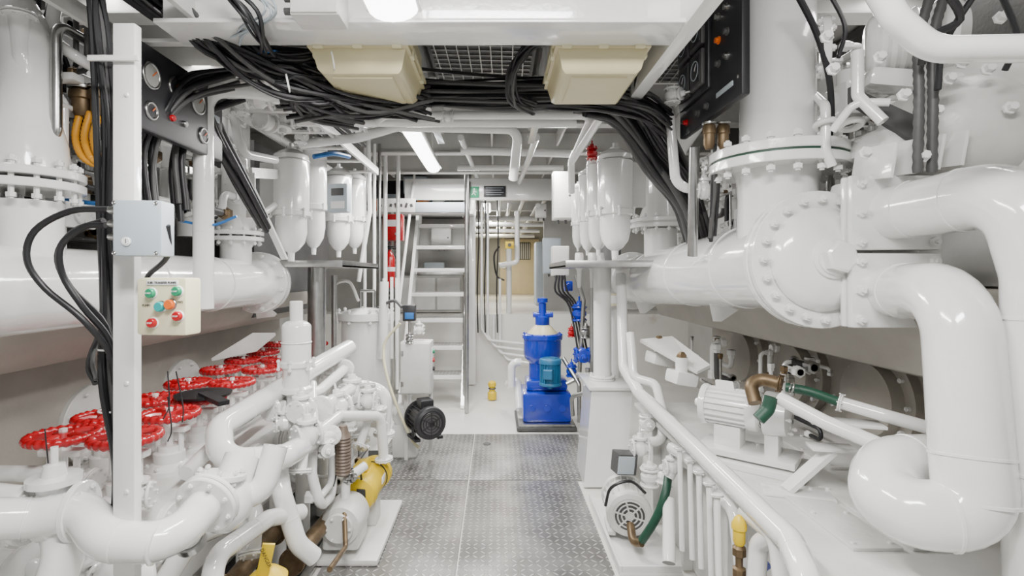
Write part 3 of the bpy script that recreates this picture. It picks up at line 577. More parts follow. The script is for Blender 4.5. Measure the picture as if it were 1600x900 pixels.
t=T('work_bench','grey workbench with cabinets beneath the stairs','cabinet');g=G().bb(-1.6,-.5,7.4,7.85,.96,1.5,.01);t.add(g,'cabinet_body',WALL);g=G().bb(-1.63,-.47,7.38,7.87,1.5,1.54,.005);t.add(g,'worktop',STL);g=G().box((-.9,7.5,1.62),(.3,.15,.14),bev=.03);t.add(g,'vise',GREY)
for i in range(3): g=G().bb(-1.57+i*.36,-1.24+i*.36,7.385,7.4,1.0,1.46,.004);t.add(g,'door_panel',WH2)
t.done()
t=T('fire_hose_box','red metal fire alarm box with white label','box');c=P(615,356,6.3);g=G().box(c,(.24,.15,.32),bev=.01);t.add(g,'box_body',RED);g=G().box(c+V((0,-.078,.05)),(.12,.006,.08),bev=.001);t.add(g,'label_plate',SIGNW);g=G().disc(c+V((.05,-.08,-.08)),(0,1,0),.02,.01,14);t.add(g,'lock',STL);t.done()
t=T('fire_extinguisher','red fire extinguisher with black hose','extinguisher');c=P(609,450,6.2);g=G().lathe(c,(0,0,1),[(.05,0),(.065,.02),(.065,.36),(.04,.42),(.02,.44),(.02,.46)],20);t.add(g,'cylinder',RED);g=G().lathe(c+V((0,0,.46)),(0,0,1),[(.02,0),(.025,.03)],10).box(c+V((.02,0,.5)),(.1,.02,.015));t.add(g,'valve_head',BLKP);g=G().tube(smooth([c+V((.03,0,.48)),c+V((.09,0,.45)),c+V((.085,-.02,.25))]),.008);t.add(g,'hose',BLK);g=G().lathe(c+V((0,0,.2)),(0,0,1),[(.066,0),(.0665,.002),(.0665,.05),(.066,.052)],20);t.add(g,'label_band',SIGNW);g=G().bb(c.x-.03,c.x+.03,c.y+.06,c.y+.3,c.z+.1,c.z+.3,.004);t.add(g,'wall_bracket',DKG);t.done()
t=T('exit_sign','green running figure emergency exit sign','sign');c=P(741,300,6.98);c.y=6.99;g=G().box(c,(.13,.008,.15),bev=.002);t.add(g,'sign_plate',GRN)
g=G().disc(c+V((.0,-.006,.04)),(0,1,0),.012,.003,12,.001).beam(c+V((0,-.006,.025)),c+V((-.01,-.006,-.015)),.003,.016).beam(c+V((-.01,-.006,-.01)),c+V((-.035,-.006,-.04)),.003,.008).beam(c+V((-.01,-.006,-.01)),c+V((.02,-.006,-.045)),.003,.008).beam(c+V((0,-.006,.015)),c+V((.03,-.006,.0)),.003,.007);t.add(g,'pictogram',SIGNW);t.done()
t=T('notice_plate','black notice plate with small white lettering','sign');c=P(773,299,6.98);c.y=6.99;g=G().box(c,(.3,.008,.15),bev=.002);t.add(g,'sign_plate',BLKP)
for i in range(4): g=G().bb(c.x-.12,c.x+.12-.03*(i%2),c.y-.006,c.y-.005,c.z+.045-i*.03,c.z+.05-i*.03,0);t.add(g,'text_line',GREY)
t.done()
# ---------------- far passage
t=T('cabin_door','cream painted door with louvred vent and lever handle','door')
g=G().bb(.12,1.25,14.9,14.98,.95,2.55,.01);a=t.add(g,'door_leaf',DOORM);g=G().bb(.6,1.0,14.88,14.9,1.95,2.45,.004);v=t.add(g,'vent_panel',DKG,sub=a)
for i in range(7): g=G().bb(.62+i*.055,.65+i*.055,14.86,14.89,1.97,2.43,.003);t.add(g,'louvre',WH2,sub=a)
g=G().box((.25,14.87,1.7),(.12,.03,.03));t.add(g,'lever_handle',STL,sub=a);t.done()
for i,(x,z) in enumerate(((.05,2.6),(.2,2.55),(.4,2.6),(.6,2.5),(-.2,2.45),(.75,2.65))): pipe([(x,7.3,z),(x,14.5,z)],.035,0)
for i,y in enumerate((8.3,9.3,10.6,12)): pipe([(-1.1,y,2.42),(.9,y,2.42)],.04,0)
for i in range(4):
    x=-.2+i*.085
    pipe([(x,7.15,2.5),(x,7.15,.75-i*.09),(x+.1,7.1,.6-i*.09),(.7,7.05,.52-i*.09)],.018,.08,'narrow white service pipe clipped to bulkhead') if i<2 else pipe([(x,7.15,.95+.5*(i%2)),(x,7.15,.75-i*.09),(x+.1,7.1,.6-i*.09),(.7,7.05,.52-i*.09)],.018,.08,'narrow white service pipe clipped to bulkhead')
for x in (-.25,-.15,.02): cable([(x,7.12,2.55),(x+.01,7.12,2.0),(x-.01,7.12,1.3),(x,7.12,.7)],.009,'black cable clipped down the bulkhead post',BLK,'bulkhead cables')
pipe(PP((808,330,7.3),(808,410,7.3),(780,415,7.3)),.035,.06);pipe([(.19,7.5,.95),(.19,7.5,1.95)],.04,0)
t=T('emergency_stop','yellow emergency control unit on a post','control box');c=P(796,383,7.2);g=G().box(c,(.12,.08,.1),bev=.01);t.add(g,'housing',YEL);g=G().lathe(c-V((0,.04,0)),(0,-1,0),[(.025,0),(.025,.02)],14);t.add(g,'button',DKG);t.done()
cable(PP((780,385,7.2),(772,400,7.2),(776,430,7.2),(788,438,7.2)),.012)
t=T('deck_valve','small yellow valve with round cap on deck','valve');c=P(769,588,6.2);g=G().lathe((c.x,c.y,0),(0,0,1),[(.055,0),(.055,.08),(.035,.1),(.035,.15),(.05,.16),(.05,.2),(.02,.22)],18);t.add(g,'valve_body',YEL);g=G().torus((c.x,c.y,.13),(0,0,1),.04,.008);t.add(g,'ring',DKG);t.done()
t=T('storage_locker','pale grey locker standing at the passage side','locker');g=G().bb(.72,1.2,9.2,9.7,.95,2.1,.01);t.add(g,'locker_body',GREY);g=G().bb(.74,1.18,9.185,9.2,.98,2.07,.004);t.add(g,'door_panel',GREY);t.done()
for i,(u,v,w,h,m,d) in enumerate(((878,307,.2,.5,WH2,5.4),(875,408,.17,.3,WH2,5.2),(862,400,.25,.5,GREY,7.2),(650,290,.35,.25,GREY,7.55),(845,330,.15,.2,WH2,7.4),(690,372,.3,.3,WH2,7.8))):
    t=T('wall_enclosure',('white' if m is WH2 else 'grey')+' wall mounted electrical enclosure with cover screws','electrical box');c=P(u,v,d);g=G().box(c,(w,.15,h),bev=.01);t.add(g,'enclosure_body',m);g=G().box(c-V((0,.08,0)),(w*.92,.015,h*.94),bev=.004);f=t.add(g,'cover',m);g=G().disc(c+V((w*.35,-.09,0)),(0,1,0),.012,.008,12);t.add(g,'latch',DKG,sub=f)
    for i in range(2): g=G().cyl(c+V((-.04+.08*i,0,-h/2)),c+V((-.04+.08*i,0,-h/2-.04)),.012);t.add(g,'cable_gland',DKG)
    t.done()
t=T('blue_socket','small blue industrial power socket','socket');c=P(888,447,5.0);g=G().box(c,(.08,.07,.1),bev=.012);t.add(g,'socket_body',BLU);g=G().disc(c-V((0,.04,0)),(0,1,0),.03,.02);t.add(g,'socket_cap',BLU);t.done()
valve(P(925,240,3.9),(0,0,1),.033,m=RED,label='red painted valve above filters')
# ---------------- blue separator
c=P(852,650,5.2);x0=c.x;y0=c.y
t=T('oil_separator','bright blue centrifugal oil separator with cream bowl hood','separator')
g=G().bb(x0-.24,x0+.24,y0-.2,y0+.3,.06,.34,.03).bb(x0-.2,x0+.22,y0-.1,y0+.25,.34,.45,.04);b=t.add(g,'gear_housing',BLU)
g=G().lathe((x0-.02,y0+.1,.4),(0,0,1),[(.14,0),(.14,.2),(.18,.24),(.195,.28),(.195,.44),(.21,.45),(.21,.49),(.18,.5)],36);f=t.add(g,'frame_body',BLU)
t.bolts((x0-.02,y0+.1,.87),(0,0,1),.195,10,.012,.06,f,m=BLU)
g=G().lathe((x0-.02,y0+.1,.895),(0,0,1),[(.16,0),(.15,.015),(.09,.08),(.06,.1)],36);t.add(g,'bowl_hood',CRM)
g=G().lathe((x0-.02,y0+.1,.97),(0,0,1),[(.06,0),(.075,.02),(.075,.1),(.04,.11),(.04,.24),(.055,.25),(.055,.29),(.01,.3)],20).cyl((x0-.12,y0+.1,1.09),(x0+.09,y0+.1,1.09),.028);t.add(g,'inlet_head',BLU)
for i in range(3): g=G().disc((x0-.15+i*.15,y0-.205,.2),(0,1,0),.035,.02);t.add(g,'plug',BLU)
g=G().tube([(x0-.24,y0+.1,.6),(x0-.34,y0+.1,.6),(x0-.34,y0+.1,.35)],.04,.07);t.add(g,'drain_pipe',WH);t.done()
motor((x0+.03,y0-.2,.55),(0,0,-1),.105,.26,TEAL,'teal finned electric motor mounted vertically',box=(-.3,-1,0),foot=False)
t=T('separator_plinth','white steel mounting frame beneath separator','plinth');g=G().bb(x0-.28,x0+.26,y0-.26,y0+.36,.03,.06,.004);t.add(g,'top_plate',STL);g=G().bb(x0-.3,x0+.28,y0-.28,y0+.38,.0,.03,.004);t.add(g,'base_frame',DKG);t.done()
valve(P(905,490,4.9),(0,0,1),.055,m=BLU,label='blue painted valve on separator line');valve(P(910,555,4.7),(1,0,0),.055,label='blue flanged valve on separator line',m=BLU,stem=(0,-1,0));valve(P(893,580,4.9),(0,0,1),.04,label='blue painted valve on separator line',m=BLU)
valve(P(893,520,5.0),(0,0,1),.03,label='small red valve beside separator',m=RED);valve(P(915,520,4.8),(0,0,1),.04,m=STL)
for a in (((885,600,4.8),(905,590,4.8),(912,470,4.8),(900,430,4.8)),((895,650,4.7),(893,620,4.7),(925,610,4.6),(925,430,4.6)),((905,660,4.7),(905,600,4.7),(880,560,5.0)),((918,640,4.4),(918,575,4.4))):
    pipe(PP(*a),.02,.05,m=STL,label='narrow stainless pipe beside separator')
for i in range(4):
    cable(PP((870+i*4,430,4.9),(868+i*6,455,4.9),(890+i*4,480,4.9),(905+i*5,560,4.8)),.01,group='separator cables')
for u in (905,925,938):
    g=G().lathe(P(u,395,4.1),(0,0,-1),[(.03,0),(.035,.02),(.035,.12),(.02,.14),(.015,.28)],14);one(g,'drain_valve','small white drain valve under tray','valve',WH,'drain valves')
pipe(PP((795,600,5.6),(808,595,5.4),(812,640,5.2)),.045,.08)
# ---------------- right main pipe
A=V((1.22,4.6,1.45));Bp=V((1.245,2.0,1.56));ax=(Bp-A).normalized();RP=.198
t=T('manifold_pipe','large white cylindrical manifold pipe with bolted flanges','pipe')
g=G().tube([A,Bp],RP,0,48);t.add(g,'pipe_body',WH)
def dflange(c,a,R,th,n,br,gap=.04,gm=None):
    a=V(a).normalized();c=V(c);g=G().disc(c-a*gap/2,a,R,th,48).disc(c+a*gap/2,a,R,th,48);f=t.add(g,'flange',WH);g=G().disc(c,a,R*.97,gap-th+.002,44);t.add(g,'gasket',gm or WH2,sub=f);t.bolts(c,a,R*.87,n,br,gap+th+br*3.4,f);return f
dflange(A,ax,.255,.028,16,.015);g=G().lathe(A-ax*.03,-ax,[(.15,0),(.15,.02),(.05,.05)],36);t.add(g,'end_cap',WH)
for q in (.25,.55,.8): bandring(t,A.lerp(Bp,q),ax,RP)
dflange(Bp,ax,.265,.03,20,.016,.045)
g=G().lathe(Bp+ax*.035,ax,[(.195,0),(.2,.01),(.19,.03),(.165,.05),(.13,.064),(.09,.072),(.04,.076)],48);t.add(g,'domed_cover',WH)
g=G().lathe(Bp+ax*.1,ax,[(.078,0),(.078,.018),(.066,.022),(.066,.03)],28).lathe(Bp+ax*.128,ax,[(.06,0),(.06,.035),(.05,.042)],6);t.add(g,'hex_plug',WH)
c=A.lerp(Bp,.3);g=G().lathe(c,(0,0,1),[(.12,0),(.12,.36)],32);t.add(g,'branch_neck',WH);dflange(c+V((0,0,.4)),(0,0,1),.22,.028,14,.014,.04)
g=G().lathe(c+V((0,0,.42)),(0,0,1),[(.16,0),(.155,.03),(.13,.1),(.11,.2)],32).tube([c+V((0,0,.6)),c+V((0,0,.85)),c+V((.25,0,1.2))],.11,.2,28);t.add(g,'branch_pipe',WH)
for y in (.15,.7):
    c=A.lerp(Bp,y);g=G().prism([c+V((-.08,0,-.18)),c+V((.0,.14,-.29)),c+V((.08,.1,-.22))],(.04,-.02,.0));t.add(g,'support_lug',WH)
c=V((1.245,2.27,0));g=G().lathe((c.x,c.y,1.6),(0,0,1),[(.165,0),(.16,.24),(.165,.32),(.185,.37)],40);t.add(g,'riser_neck',WH);dflange((c.x,c.y,2.0),(0,0,1),.28,.04,16,.018,.05,DGRN)
g=G().lathe((c.x,c.y,2.025),(0,0,1),[(.175,0),(.16,.04),(.152,.08),(.152,.945)],44);t.add(g,'riser_pipe',WH)
g=G().bb(1.36,1.6,1.92,2.1,1.31,1.87,.03);t.add(g,'side_casing',WH)
for z0,z1 in ((1.59,1.86),(1.31,1.58)):
    g=G().bb(1.275,1.6,1.835,1.865,z0,z1,.01).bb(1.275,1.6,1.875,1.9,z0,z1,.01);f=t.add(g,'square_flange',WH)
    for x in (1.305,1.57):
        for z in (z0+.03,(z0+z1)/2,z1-.03):
            if abs(z-(z0+z1)/2)<.01 and x>1.5: continue
            g=G().lathe((x,1.81,z),(0,1,0),[(.009,0),(.009,.01),(.018,.01),(.018,.026),(.009,.028),(.009,.095),(.018,.097),(.018,.11),(.009,.11)],6);t.add(g,'bolt',WH,sub=f)
t.done()
pipe([V((1.435,1.85,1.725)),V((1.475,1.44,1.74)),V((1.51,1.40,1.5)),V((1.50,1.39,.9)),V((1.50,1.38,.63))],.098,.24,'large white coolant pipe sweeping down in wide elbow',bands=((0,.2),(0,.62),(2,.2),(2,.9)),seg=36)
pipe([V((1.425,1.85,1.445)),V((1.355,1.50,1.45)),V((1.325,1.43,1.0)),P(1525,808,1.40),P(1380,800,1.47),P(1385,728,1.62),P(1560,722,1.68)],.093,.16,'large white coolant pipe ending in low return bend',bands=((0,.25),(2,.02),(2,.75),(3,.3),(5,.2)),seg=36)
# right engine
t=T('marine_engine','large white marine diesel engine with turbocharger casings','engine')
g=G();g.bb(2.06,2.65,.7,4.9,.02,1.15,.03);t.add(g,'engine_block',SHD)
g=G().prism([(1.50,.9,1.36),(1.62,.9,1.12),(2.1,.9,1.0),(2.1,.9,1.45),(1.66,.9,1.45)],(-.05,4.0,0));t.add(g,'side_cowling',SHD)
g=G().bb(1.85,2.6,.8,4.8,1.45,2.0,.04);t.add(g,'upper_block',WH2)
for i in range(5):
    g=G().bb(1.85,2.5,.95+i*.75,1.5+i*.75,1.95,2.35,.05);f=t.add(g,'cylinder_head',WH2);t.bolts((1.85,1.22+i*.75,2.15),(1,0,0),.13,6,.018,.03,f)
g=G().bb(2.1,2.6,.9,4.7,2.35,2.95,.04);t.add(g,'exhaust_trunk',SHADE)  # shade at the back of the engine painted as dark colour
for i in range(5):
    g=G().lathe((2.06,1.3+i*.7,.85),(-1,0,0),[(.25,0),(.25,.05),(.2,.06),(.19,.12),(.1,.14)],36);f=t.add(g,'inspection_cover',SHD);t.bolts((2.0,1.3+i*.7,.85),(1,0,0),.22,10,.013,.03,f)
g=G().lathe(P(1350,75,2.0),(.9,-.5,0),[(.07,0),(.1,.01)]+[q for i in range(6) for q in ((.115,.03+i*.03),(.105,.045+i*.03))]+[(.13,.22),(.13,.26),(.08,.3)],32);f=t.add(g,'turbocharger',WH)
g=G().disc(P(1290,75,2.05),(.9,-.5,0),.12,.03);t.add(g,'turbine_flange',WH);t.bolts(P(1290,75,2.05),(.9,-.5,0),.1,8,.014,.05)
g=G().sph(P(1500,205,1.95),.22,28,1.2,(1,-.3,0)).cyl(P(1430,120,2.0),P(1640,150,1.8),.11);t.add(g,'turbine_casing',WH2)
pts=[P(1545,200,1.85)+V((.15*math.cos(q*.2),0,.15*math.sin(q*.2)))*(1-.012*q) for q in range(0,28)]
g=G().tube(pts,[.08-.0018*i for i in range(28)],0,18);t.add(g,'volute',WH)
g=G().box(P(1420,130,1.95),(.3,.15,.07),(.1,.2,-.3),.02).box(P(1400,235,2.0),(.26,.24,.1),(0,.2,0),.03);b=t.add(g,'casing_bracket',WH)
for i in range(4): g=G().box(P(1365+i*35,255-i*6,1.85),(.012,.2,.12),(.1,.1,0),.002);t.add(g,'rib',WH)
for u,v in ((1290,60),(1300,110),(1372,92),(1405,40),(1480,125),(1560,30),(1540,110),(1410,150),(1460,175),(1500,100),(1575,170),(1350,240),(1440,245)):
    g=G().lathe(P(u,v,1.72),(-.2,-1,.1),[(.018,0),(.022,.004),(.022,.012),(.014,.013),(.014,.03)],6);t.add(g,'bolt',WH)
g=G().bb(1.8,2.1,1.3,1.7,2.3,2.6,.04);t.add(g,'air_cooler',WH2);g=G().bb(1.75,2.0,2.5,3.1,2.35,2.6,.05);t.add(g,'air_cooler',WH2)
g=G().prism([P(1330,135,1.9),P(1430,180,1.85),P(1430,222,1.85),P(1330,160,1.9)],(0,.02,0));t.add(g,'painted_gap_shade',DKG)  # dark wedge painting the shade of a gap in the casing
t.done()
pipe(PP((1365,-30,1.2),(1400,30,1.2),(1455,78,1.2),(1650,75,1.15)),.031,.12,'white handrail-like pipe near turbocharger')
for u in (1436,1458):
    ribbed(PP((u+25,-30,1.7),(u,60,1.7),(u,150,1.7),(u-2,270,1.72)),.014,'grey corrugated flexible conduit hanging vertically',DKG,'conduit','corrugated conduits')
for u,v,d in ((1290,195,2.0),(1330,195,1.95)):
    t=T('pipe_clamp','small white bolted pipe clamp','clamp');c=P(u,v,d);g=G().torus(c,(0,.3,1),.035,.012);t.add(g,'clamp_ring',WH);g=G().lathe(c+V((.04,0,0)),(1,0,0),[(.01,0),(.01,.02)],6);t.add(g,'bolt',STL);t.done()
pipe(PP((1275,150,2.2),(1290,165,2.0),(1290,235,2.0),(1300,260,2.0)),.018,.05);pipe(PP((1390,160,1.8),(1335,160,1.85),(1300,205,1.9)),.014,.05)
pipe(PP((1340,80,1.85),(1340,150,1.85),(1380,190,1.8)),.02,.04);cable(PP((1240,-20,1.9),(1275,50,1.95),(1295,120,2.0),(1300,190,2.05)),.012)
cable(PP((1475,-20,1.5),(1500,30,1.55),(1450,60,1.6),(1440,100,1.65)),.012);cable(PP((1530,-20,1.6),(1475,70,1.65),(1465,140,1.65)),.01)
cable(PP((1560,-20,1.6),(1590,60,1.6),(1570,110,1.65)),.009);cable(PP((1290,-20,1.9),(1320,40,1.9),(1310,90,1.9)),.008)
t=T('engine_control_panel','black engine control panel with gauges and switches','control panel')
g=G().bb(.95,.985,1.98,2.65,2.2,2.78,.01);b=t.add(g,'panel_body',BLKP)
g=G().bb(.935,.952,2.26,2.62,2.33,2.75,.006);f=t.add(g,'instrument_plate',BLKP)
for y,z,h in ((2.52,2.62,.16),(2.36,2.62,.16),(2.52,2.44,.16),(2.36,2.44,.16)):
    g=G().bb(.918,.936,y-.068,y+.068,z-h/2,z+h/2,.006);q=t.add(g,'gauge_frame',STL if 0 else DKG,sub=f)
    g=G().bb(.914,.92,y-.052,y+.052,z-.06,z+.06,.001);t.add(g,'gauge_face',BLKP)
    g=G().torus((.915,y,z),(1,0,0),.042,.003,28,6);t.add(g,'gauge_ring',GREY)
    g=G().beam((.913,y,z),(.913,y-.02,z+.025),.002,.003);t.add(g,'needle',SIGNW)
for y,z,m in ((2.18,2.5,ORG),(2.18,2.6,STL),(2.1,2.6,STL),(2.55,2.26,RED),(2.4,2.26,DKG),(2.3,2.26,DKG),(2.1,2.4,STL),(2.18,2.4,DKG),(2.1,2.7,DKG),(2.1,2.5,DKG),(2.18,2.7,STL)):
    g=G().lathe((.95,y,z),(-1,0,0),[(.016,0),(.016,.006),(.011,.007),(.011,.018)],16);t.add(g,'push_button',m)
g=G().bb(.945,.951,2.05,2.2,2.26,2.28,.001);t.add(g,'name_plate',GREY)
for z in (2.28,2.72): 
    for y in (2.01,2.63): g=G().disc((.949,y,z),(1,0,0),.007,.004,10);t.add(g,'screw',STL)
t.done()
for u in (1108,1130):
    t=T('cable_connector','round bronze multi-pin connector with boot','connector');g=G();g.lathe(P(u,195,2.3),(0,0,-1),[(.022,0),(.028,.01),(.028,.04),(.024,.045),(.024,.09),(.016,.11)],20);t.add(g,'connector_shell',BRZ)
    g=G().disc(P(u,193,2.3),(0,0,1),.031,.012);t.add(g,'coupling_ring',STL);t.done()
bundle(PP((1120,235,2.3),(1120,290,2.35),(1112,370,2.5)),5,.035,.01,'connector cables',jit=.15)
valve(P(1100,298,2.55),(1,0,0),.035)
pipe(PP((1085,230,2.5),(1082,400,2.6)),.025,0,m=STL,label='stainless vertical pipe near cables')
valve(P(1050,150,2.5),(0,0,1),.03,stem=(1,-1,0));valve(P(1130,240,2.4),(1,0,0),.025,m=STL)
# ---------------- cables
bundle(PP((915,150,2.5),(965,170,2.6),(1020,250,2.75),(1065,310,2.9),(1095,390,3.2)),26,.09,.018,'heavy manifold cables','thick black power cable descending in a bundle',jit=.08,seg=10)
bundle(PP((1005,155,2.7),(1035,215,2.8),(1080,300,2.9),(1105,390,3.1)),10,.05,.015,'heavy manifold cables','thick black power cable descending in a bundle',jit=.1)
bundle(PP((225,345,2.0),(222,250,2.0),(250,180,2.0),(300,140,2.1),(370,120,2.2)),14,.065,.013,'arching cables','thick black cable arching over engine',jit=.1,seg=10)
bundle(PP((280,330,2.2),(275,240,2.2),(310,170,2.3),(380,140,2.4)),8,.05,.012,'arching cables','thick black cable arching over engine',jit=.1,seg=10)
bundle(PP((315,150,2.3),(335,205,2.4),(375,280,2.7),(415,350,3.0)),10,.05,.015,'sloping cables','thick black cable sloping beside pipe',jit=.12,seg=10)
bundle([(-1.18,1.2,2.5),(-1.18,1.8,2.47),(-1.1,2.4,2.5),(-1.15,3.0,2.5),(-1.1,4.0,2.5)],26,.09,.01,'cable tray run',jit=.12)
bundle([(-1.35,1.2,2.6),(-1.3,1.8,2.62),(-1.3,2.6,2.6),(-1.3,3.6,2.6)],20,.09,.011,'cable tray run',jit=.12)
bundle(PP((270,-20,1.75),(340,60,1.85),(405,100,1.95),(470,120,2.0),(560,150,2.15),(660,158,2.3)),34,.085,.009,'tangled overhead cables','black cable in a tangled overhead run',jit=.3)
bundle(PP((300,30,1.8),(380,90,1.9),(450,110,2.0),(480,170,2.2),(560,190,2.6)),14,.05,.01,'tangled overhead cables','black cable in a tangled overhead run',jit=.3)
bundle(PP((420,-20,1.8),(380,20,1.85),(400,60,1.9),(450,90,1.95),(520,70,2.0)),14,.045,.007,'tangled overhead cables','black cable in a tangled overhead run',jit=.5)
bundle(PP((395,-20,1.62),(425,15,1.62),(385,45,1.7),(370,60,1.8)),5,.02,.004,'pale overhead cables','pale grey cable looping below beam',m=GREY,jit=.4)
bundle(PP((340,-30,1.6),(380,10,1.6),(400,50,1.65),(420,80,1.8)),7,.025,.007,'tangled overhead cables','black cable in a tangled overhead run',jit=.4)
bundle(PP((450,160,2.2),(560,150,2.3),(660,148,2.4),(780,150,2.4),(880,150,2.4),(990,160,2.4),(1040,190,2.6)),30,.06,.0095,'transverse cable run','black cable crossing beneath the deckhead',jit=.15)
bundle(PP((640,130,2.5),(760,140,2.5),(900,135,2.5),(1010,120,2.5)),14,.05,.01,'transverse cable run','black cable crossing beneath the deckhead',jit=.25)
bundle(PP((862,55,2.05),(830,65,2.1),(800,110,2.15),(800,150,2.25),(830,165,2.35)),18,.035,.007,'hanging cable loop','black cable hanging in a curved loop',jit=.2)
bundle(PP((860,130,2.3),(870,100,2.2),(865,60,2.1)),8,.03,.007,'hanging cable loop','black cable hanging in a curved loop',jit=.2)
bundle(PP((1000,110,2.3),(1040,60,2.2),(1085,30,2.2)),8,.04,.009,'cables to control panel',jit=.2)
bundle(PP((60,-20,1.8),(60,60,1.85),(100,100,1.9),(110,140,1.9)),5,.04,.008,'connector cables',jit=.3)
cable(PP((395,85,1.9),(430,80,1.9),(445,90,1.95),(470,80,2.0)),.005,'thin blue cable among black cables',BLC);cable(PP((490,245,2.9),(520,240,3),(545,245,3.2)),.014,'short blue hose by filters',BLC)
for (u,v) in ((370,62),(425,15),(520,95),(340,30),(450,130)): one(G().torus(P(u,v,1.85),(1,.3,.2),.03,.003,18,6),'cable_tie','white plastic cable tie around cable bundle','cable tie',WH,'cable ties')
t=T('cable_tray','white steel ladder cable tray along the side','cable tray');g=G().bb(-1.42,-1.4,.9,4.4,2.36,2.42,.002).bb(-1.03,-1.01,.9,4.4,2.36,2.42,.002);t.add(g,'side_rail',WH2)
for i in range(9): g=G().bb(-1.4,-1.03,1.1+i*.4,1.14+i*.4,2.365,2.38,.002);t.add(g,'rung',WH2)
t.done()
for x0,x1,y0,y1 in ((-.37,.22,2.3,3.2),(.32,1.2,2.6,3.25),(-1.0,-.46,2.6,3.25)):
    t=T('overhead_grating','dark tread plate grating panel in the deckhead','grating','overhead gratings');g=G().bb(x0,x1,y0,y1,2.72,2.74,.003);t.add(g,'grating_panel',DKG)
    g=G()
    for i in range(int((y1-y0)/.06)): g.beam((x0+.02,y0+.03+i*.06,2.715),(x1-.02,y0+.06+i*.06 if y0+.06+i*.06<y1 else y1-.01,2.715),.005,.008)
    for i in range(int((x1-x0)/.06)): g.beam((x0+.03+i*.06,y0+.02,2.715),(x0+.05+i*.06,y1-.02,2.715),.005,.008)
    t.add(g,'grating_bars',STL);t.done()
def cbox(u0,u1,lab):
    d0,d1=1.85,2.25;x0=(u0-CX)*d0/F;x1=(u1-CX)*d0/F
    t=T('overhead_junction_box',lab,'junction box');zb=2.24
    def ring(a,z): return [V((x0+a,d0+a,z)),V((x1-a,d0+a,z)),V((x1-a,d1-a,z)),V((x0+a,d1-a,z))]
    g=G().rings([ring(.0,2.33),ring(.0,2.32),ring(.018,zb+.012),ring(.032,zb)]);t.add(g,'box_lid',CRM)
    g=G().rings([ring(.055,zb+.004),ring(.06,zb-.006)]);t.add(g,'raised_panel',CRM)
    g=G().bb(x0-.012,x1+.012,d0-.012,d1+.012,2.32,2.332,.004).bb(x0-.018,x1+.018,d0-.018,d1+.018,2.345,2.36,.004).bb(x0,x1,d0,d1,2.332,2.46,.004);t.add(g,'box_base',CRM)
    for x in (x0+.03,(x0+x1)/2,x1-.03):
        g=G().box((x,d0-.014,2.335),(.035,.018,.04),bev=.005);t.add(g,'lid_clip',CRML)
    for y in (d0+.08,d1-.08):
        for x in (x0-.01,x1+.01): g=G().box((x,y,2.335),(.018,.035,.04),bev=.005);t.add(g,'lid_clip',CRML)
    for i in range(4): g=G().lathe((x0+.05+i*.07,d1-.0,2.39),(0,1,0),[(.016,0),(.016,.02),(.01,.03)],10);t.add(g,'cable_gland',DKG)
    t.done()
cbox(486,634,'cream plastic junction box with chamfered lid under beam');cbox(872,1012,'cream plastic junction box with chamfered lid under beam')
t=T('wall_enclosure','white steel junction box under the deckhead','junction box');c=P(500,8,1.6);g=G().box(c,(.15,.1,.11),bev=.006);t.add(g,'enclosure_body',WH2);g=G().box(c-V((0,.052,0)),(.14,.01,.1),bev=.003);t.add(g,'cover',WH2)
for i in range(2): g=G().cyl(c+V((-.075,0,.02-.04*i)),c+V((-.11,0,.02-.04*i)),.011);t.add(g,'cable_gland',DKG)
t.done()
def lamp(x0,x1,y0,y1,z,lab):
    t=T('fluorescent_light',lab,'light');g=G().bb(x0-.01,x1+.01,y0-.02,y1+.02,z+.04,z+.08,.006);t.add(g,'lamp_housing',WH)
    c=(x0+x1)/2;w=(x1-x0)/2;g=G();n=8
    prof=[(c+w*math.cos(math.pi+math.pi*i/n),z+.045+.045*math.sin(math.pi+math.pi*i/n)) for i in range(n+1)]
    g.rings([[V((a,y,b)) for a,b in prof] for y in (y0,y1)]);t.add(g,'diffuser',LAMP)
    for y in (y0+.1,y1-.1): g=G().cyl((c,y,z+.08),(c,y,2.97),.008);t.add(g,'hanger',WH)
    t.done()
lamp(-.405,-.245,.85,1.62,2.3,'glowing fluorescent batten light beside the beam');lamp(-.67,-.54,3.45,4.95,2.49,'glowing fluorescent batten light along the deckhead')
for y in (9,11.5):
    lamp(-.25,-.1,y,y+1.1,2.72,'glowing batten light in the far passage')
# ---------------- right low side
t=T('engine_foundation','white steel engine foundation ledge with bolted plates','foundation')
g=G().bb(1.0,2.04,.8,3.5,0,.6,.012).bb(.95,2.05,.78,3.52,.6,.625,.004);t.add(g,'foundation_body',WH2)
for i in range(5): g=G().bb(.95,1.0,1.1+i*.5,1.13+i*.5,.0,.6,.003);t.add(g,'stiffener',WH2)
for x,y in ((1.13,1.62),(1.32,1.62),(1.5,2.3)):
    g=G().bb(x,x+.16,y,y+.48,.625,.637,.003);f=t.add(g,'cover_plate',WH2)
    for a in (.02,.14):
        for b in (.03,.24,.45): g=G().lathe((x+a,y+b,.637),(0,0,1),[(.008,0),(.008,.006)],6);t.add(g,'bolt',WH,sub=f)
t.done()
pipe([P(970,430,3.9),P(975,575,3.5),P(1000,615,3.2),P(1235,845,1.5),P(1262,905,1.35),P(1270,990,1.3)],.038,.1,'long white pipe sloping along engine foundation',bands=((1,.3),(2,.35),(2,.7),(3,.3)),seg=24)
pipe(PP((985,520,3.4),(990,590,3.3),(1025,600,3.2),(1035,640,3.1),(1035,690,3.0),(1015,690,3.0)),.028,.06,'white narrow pipe with short elbows')
pipe(PP((1050,700,2.6),(1075,715,2.4),(1150,800,1.9),(1165,930,1.8)),.028,.06,'white pipe running toward the deck')
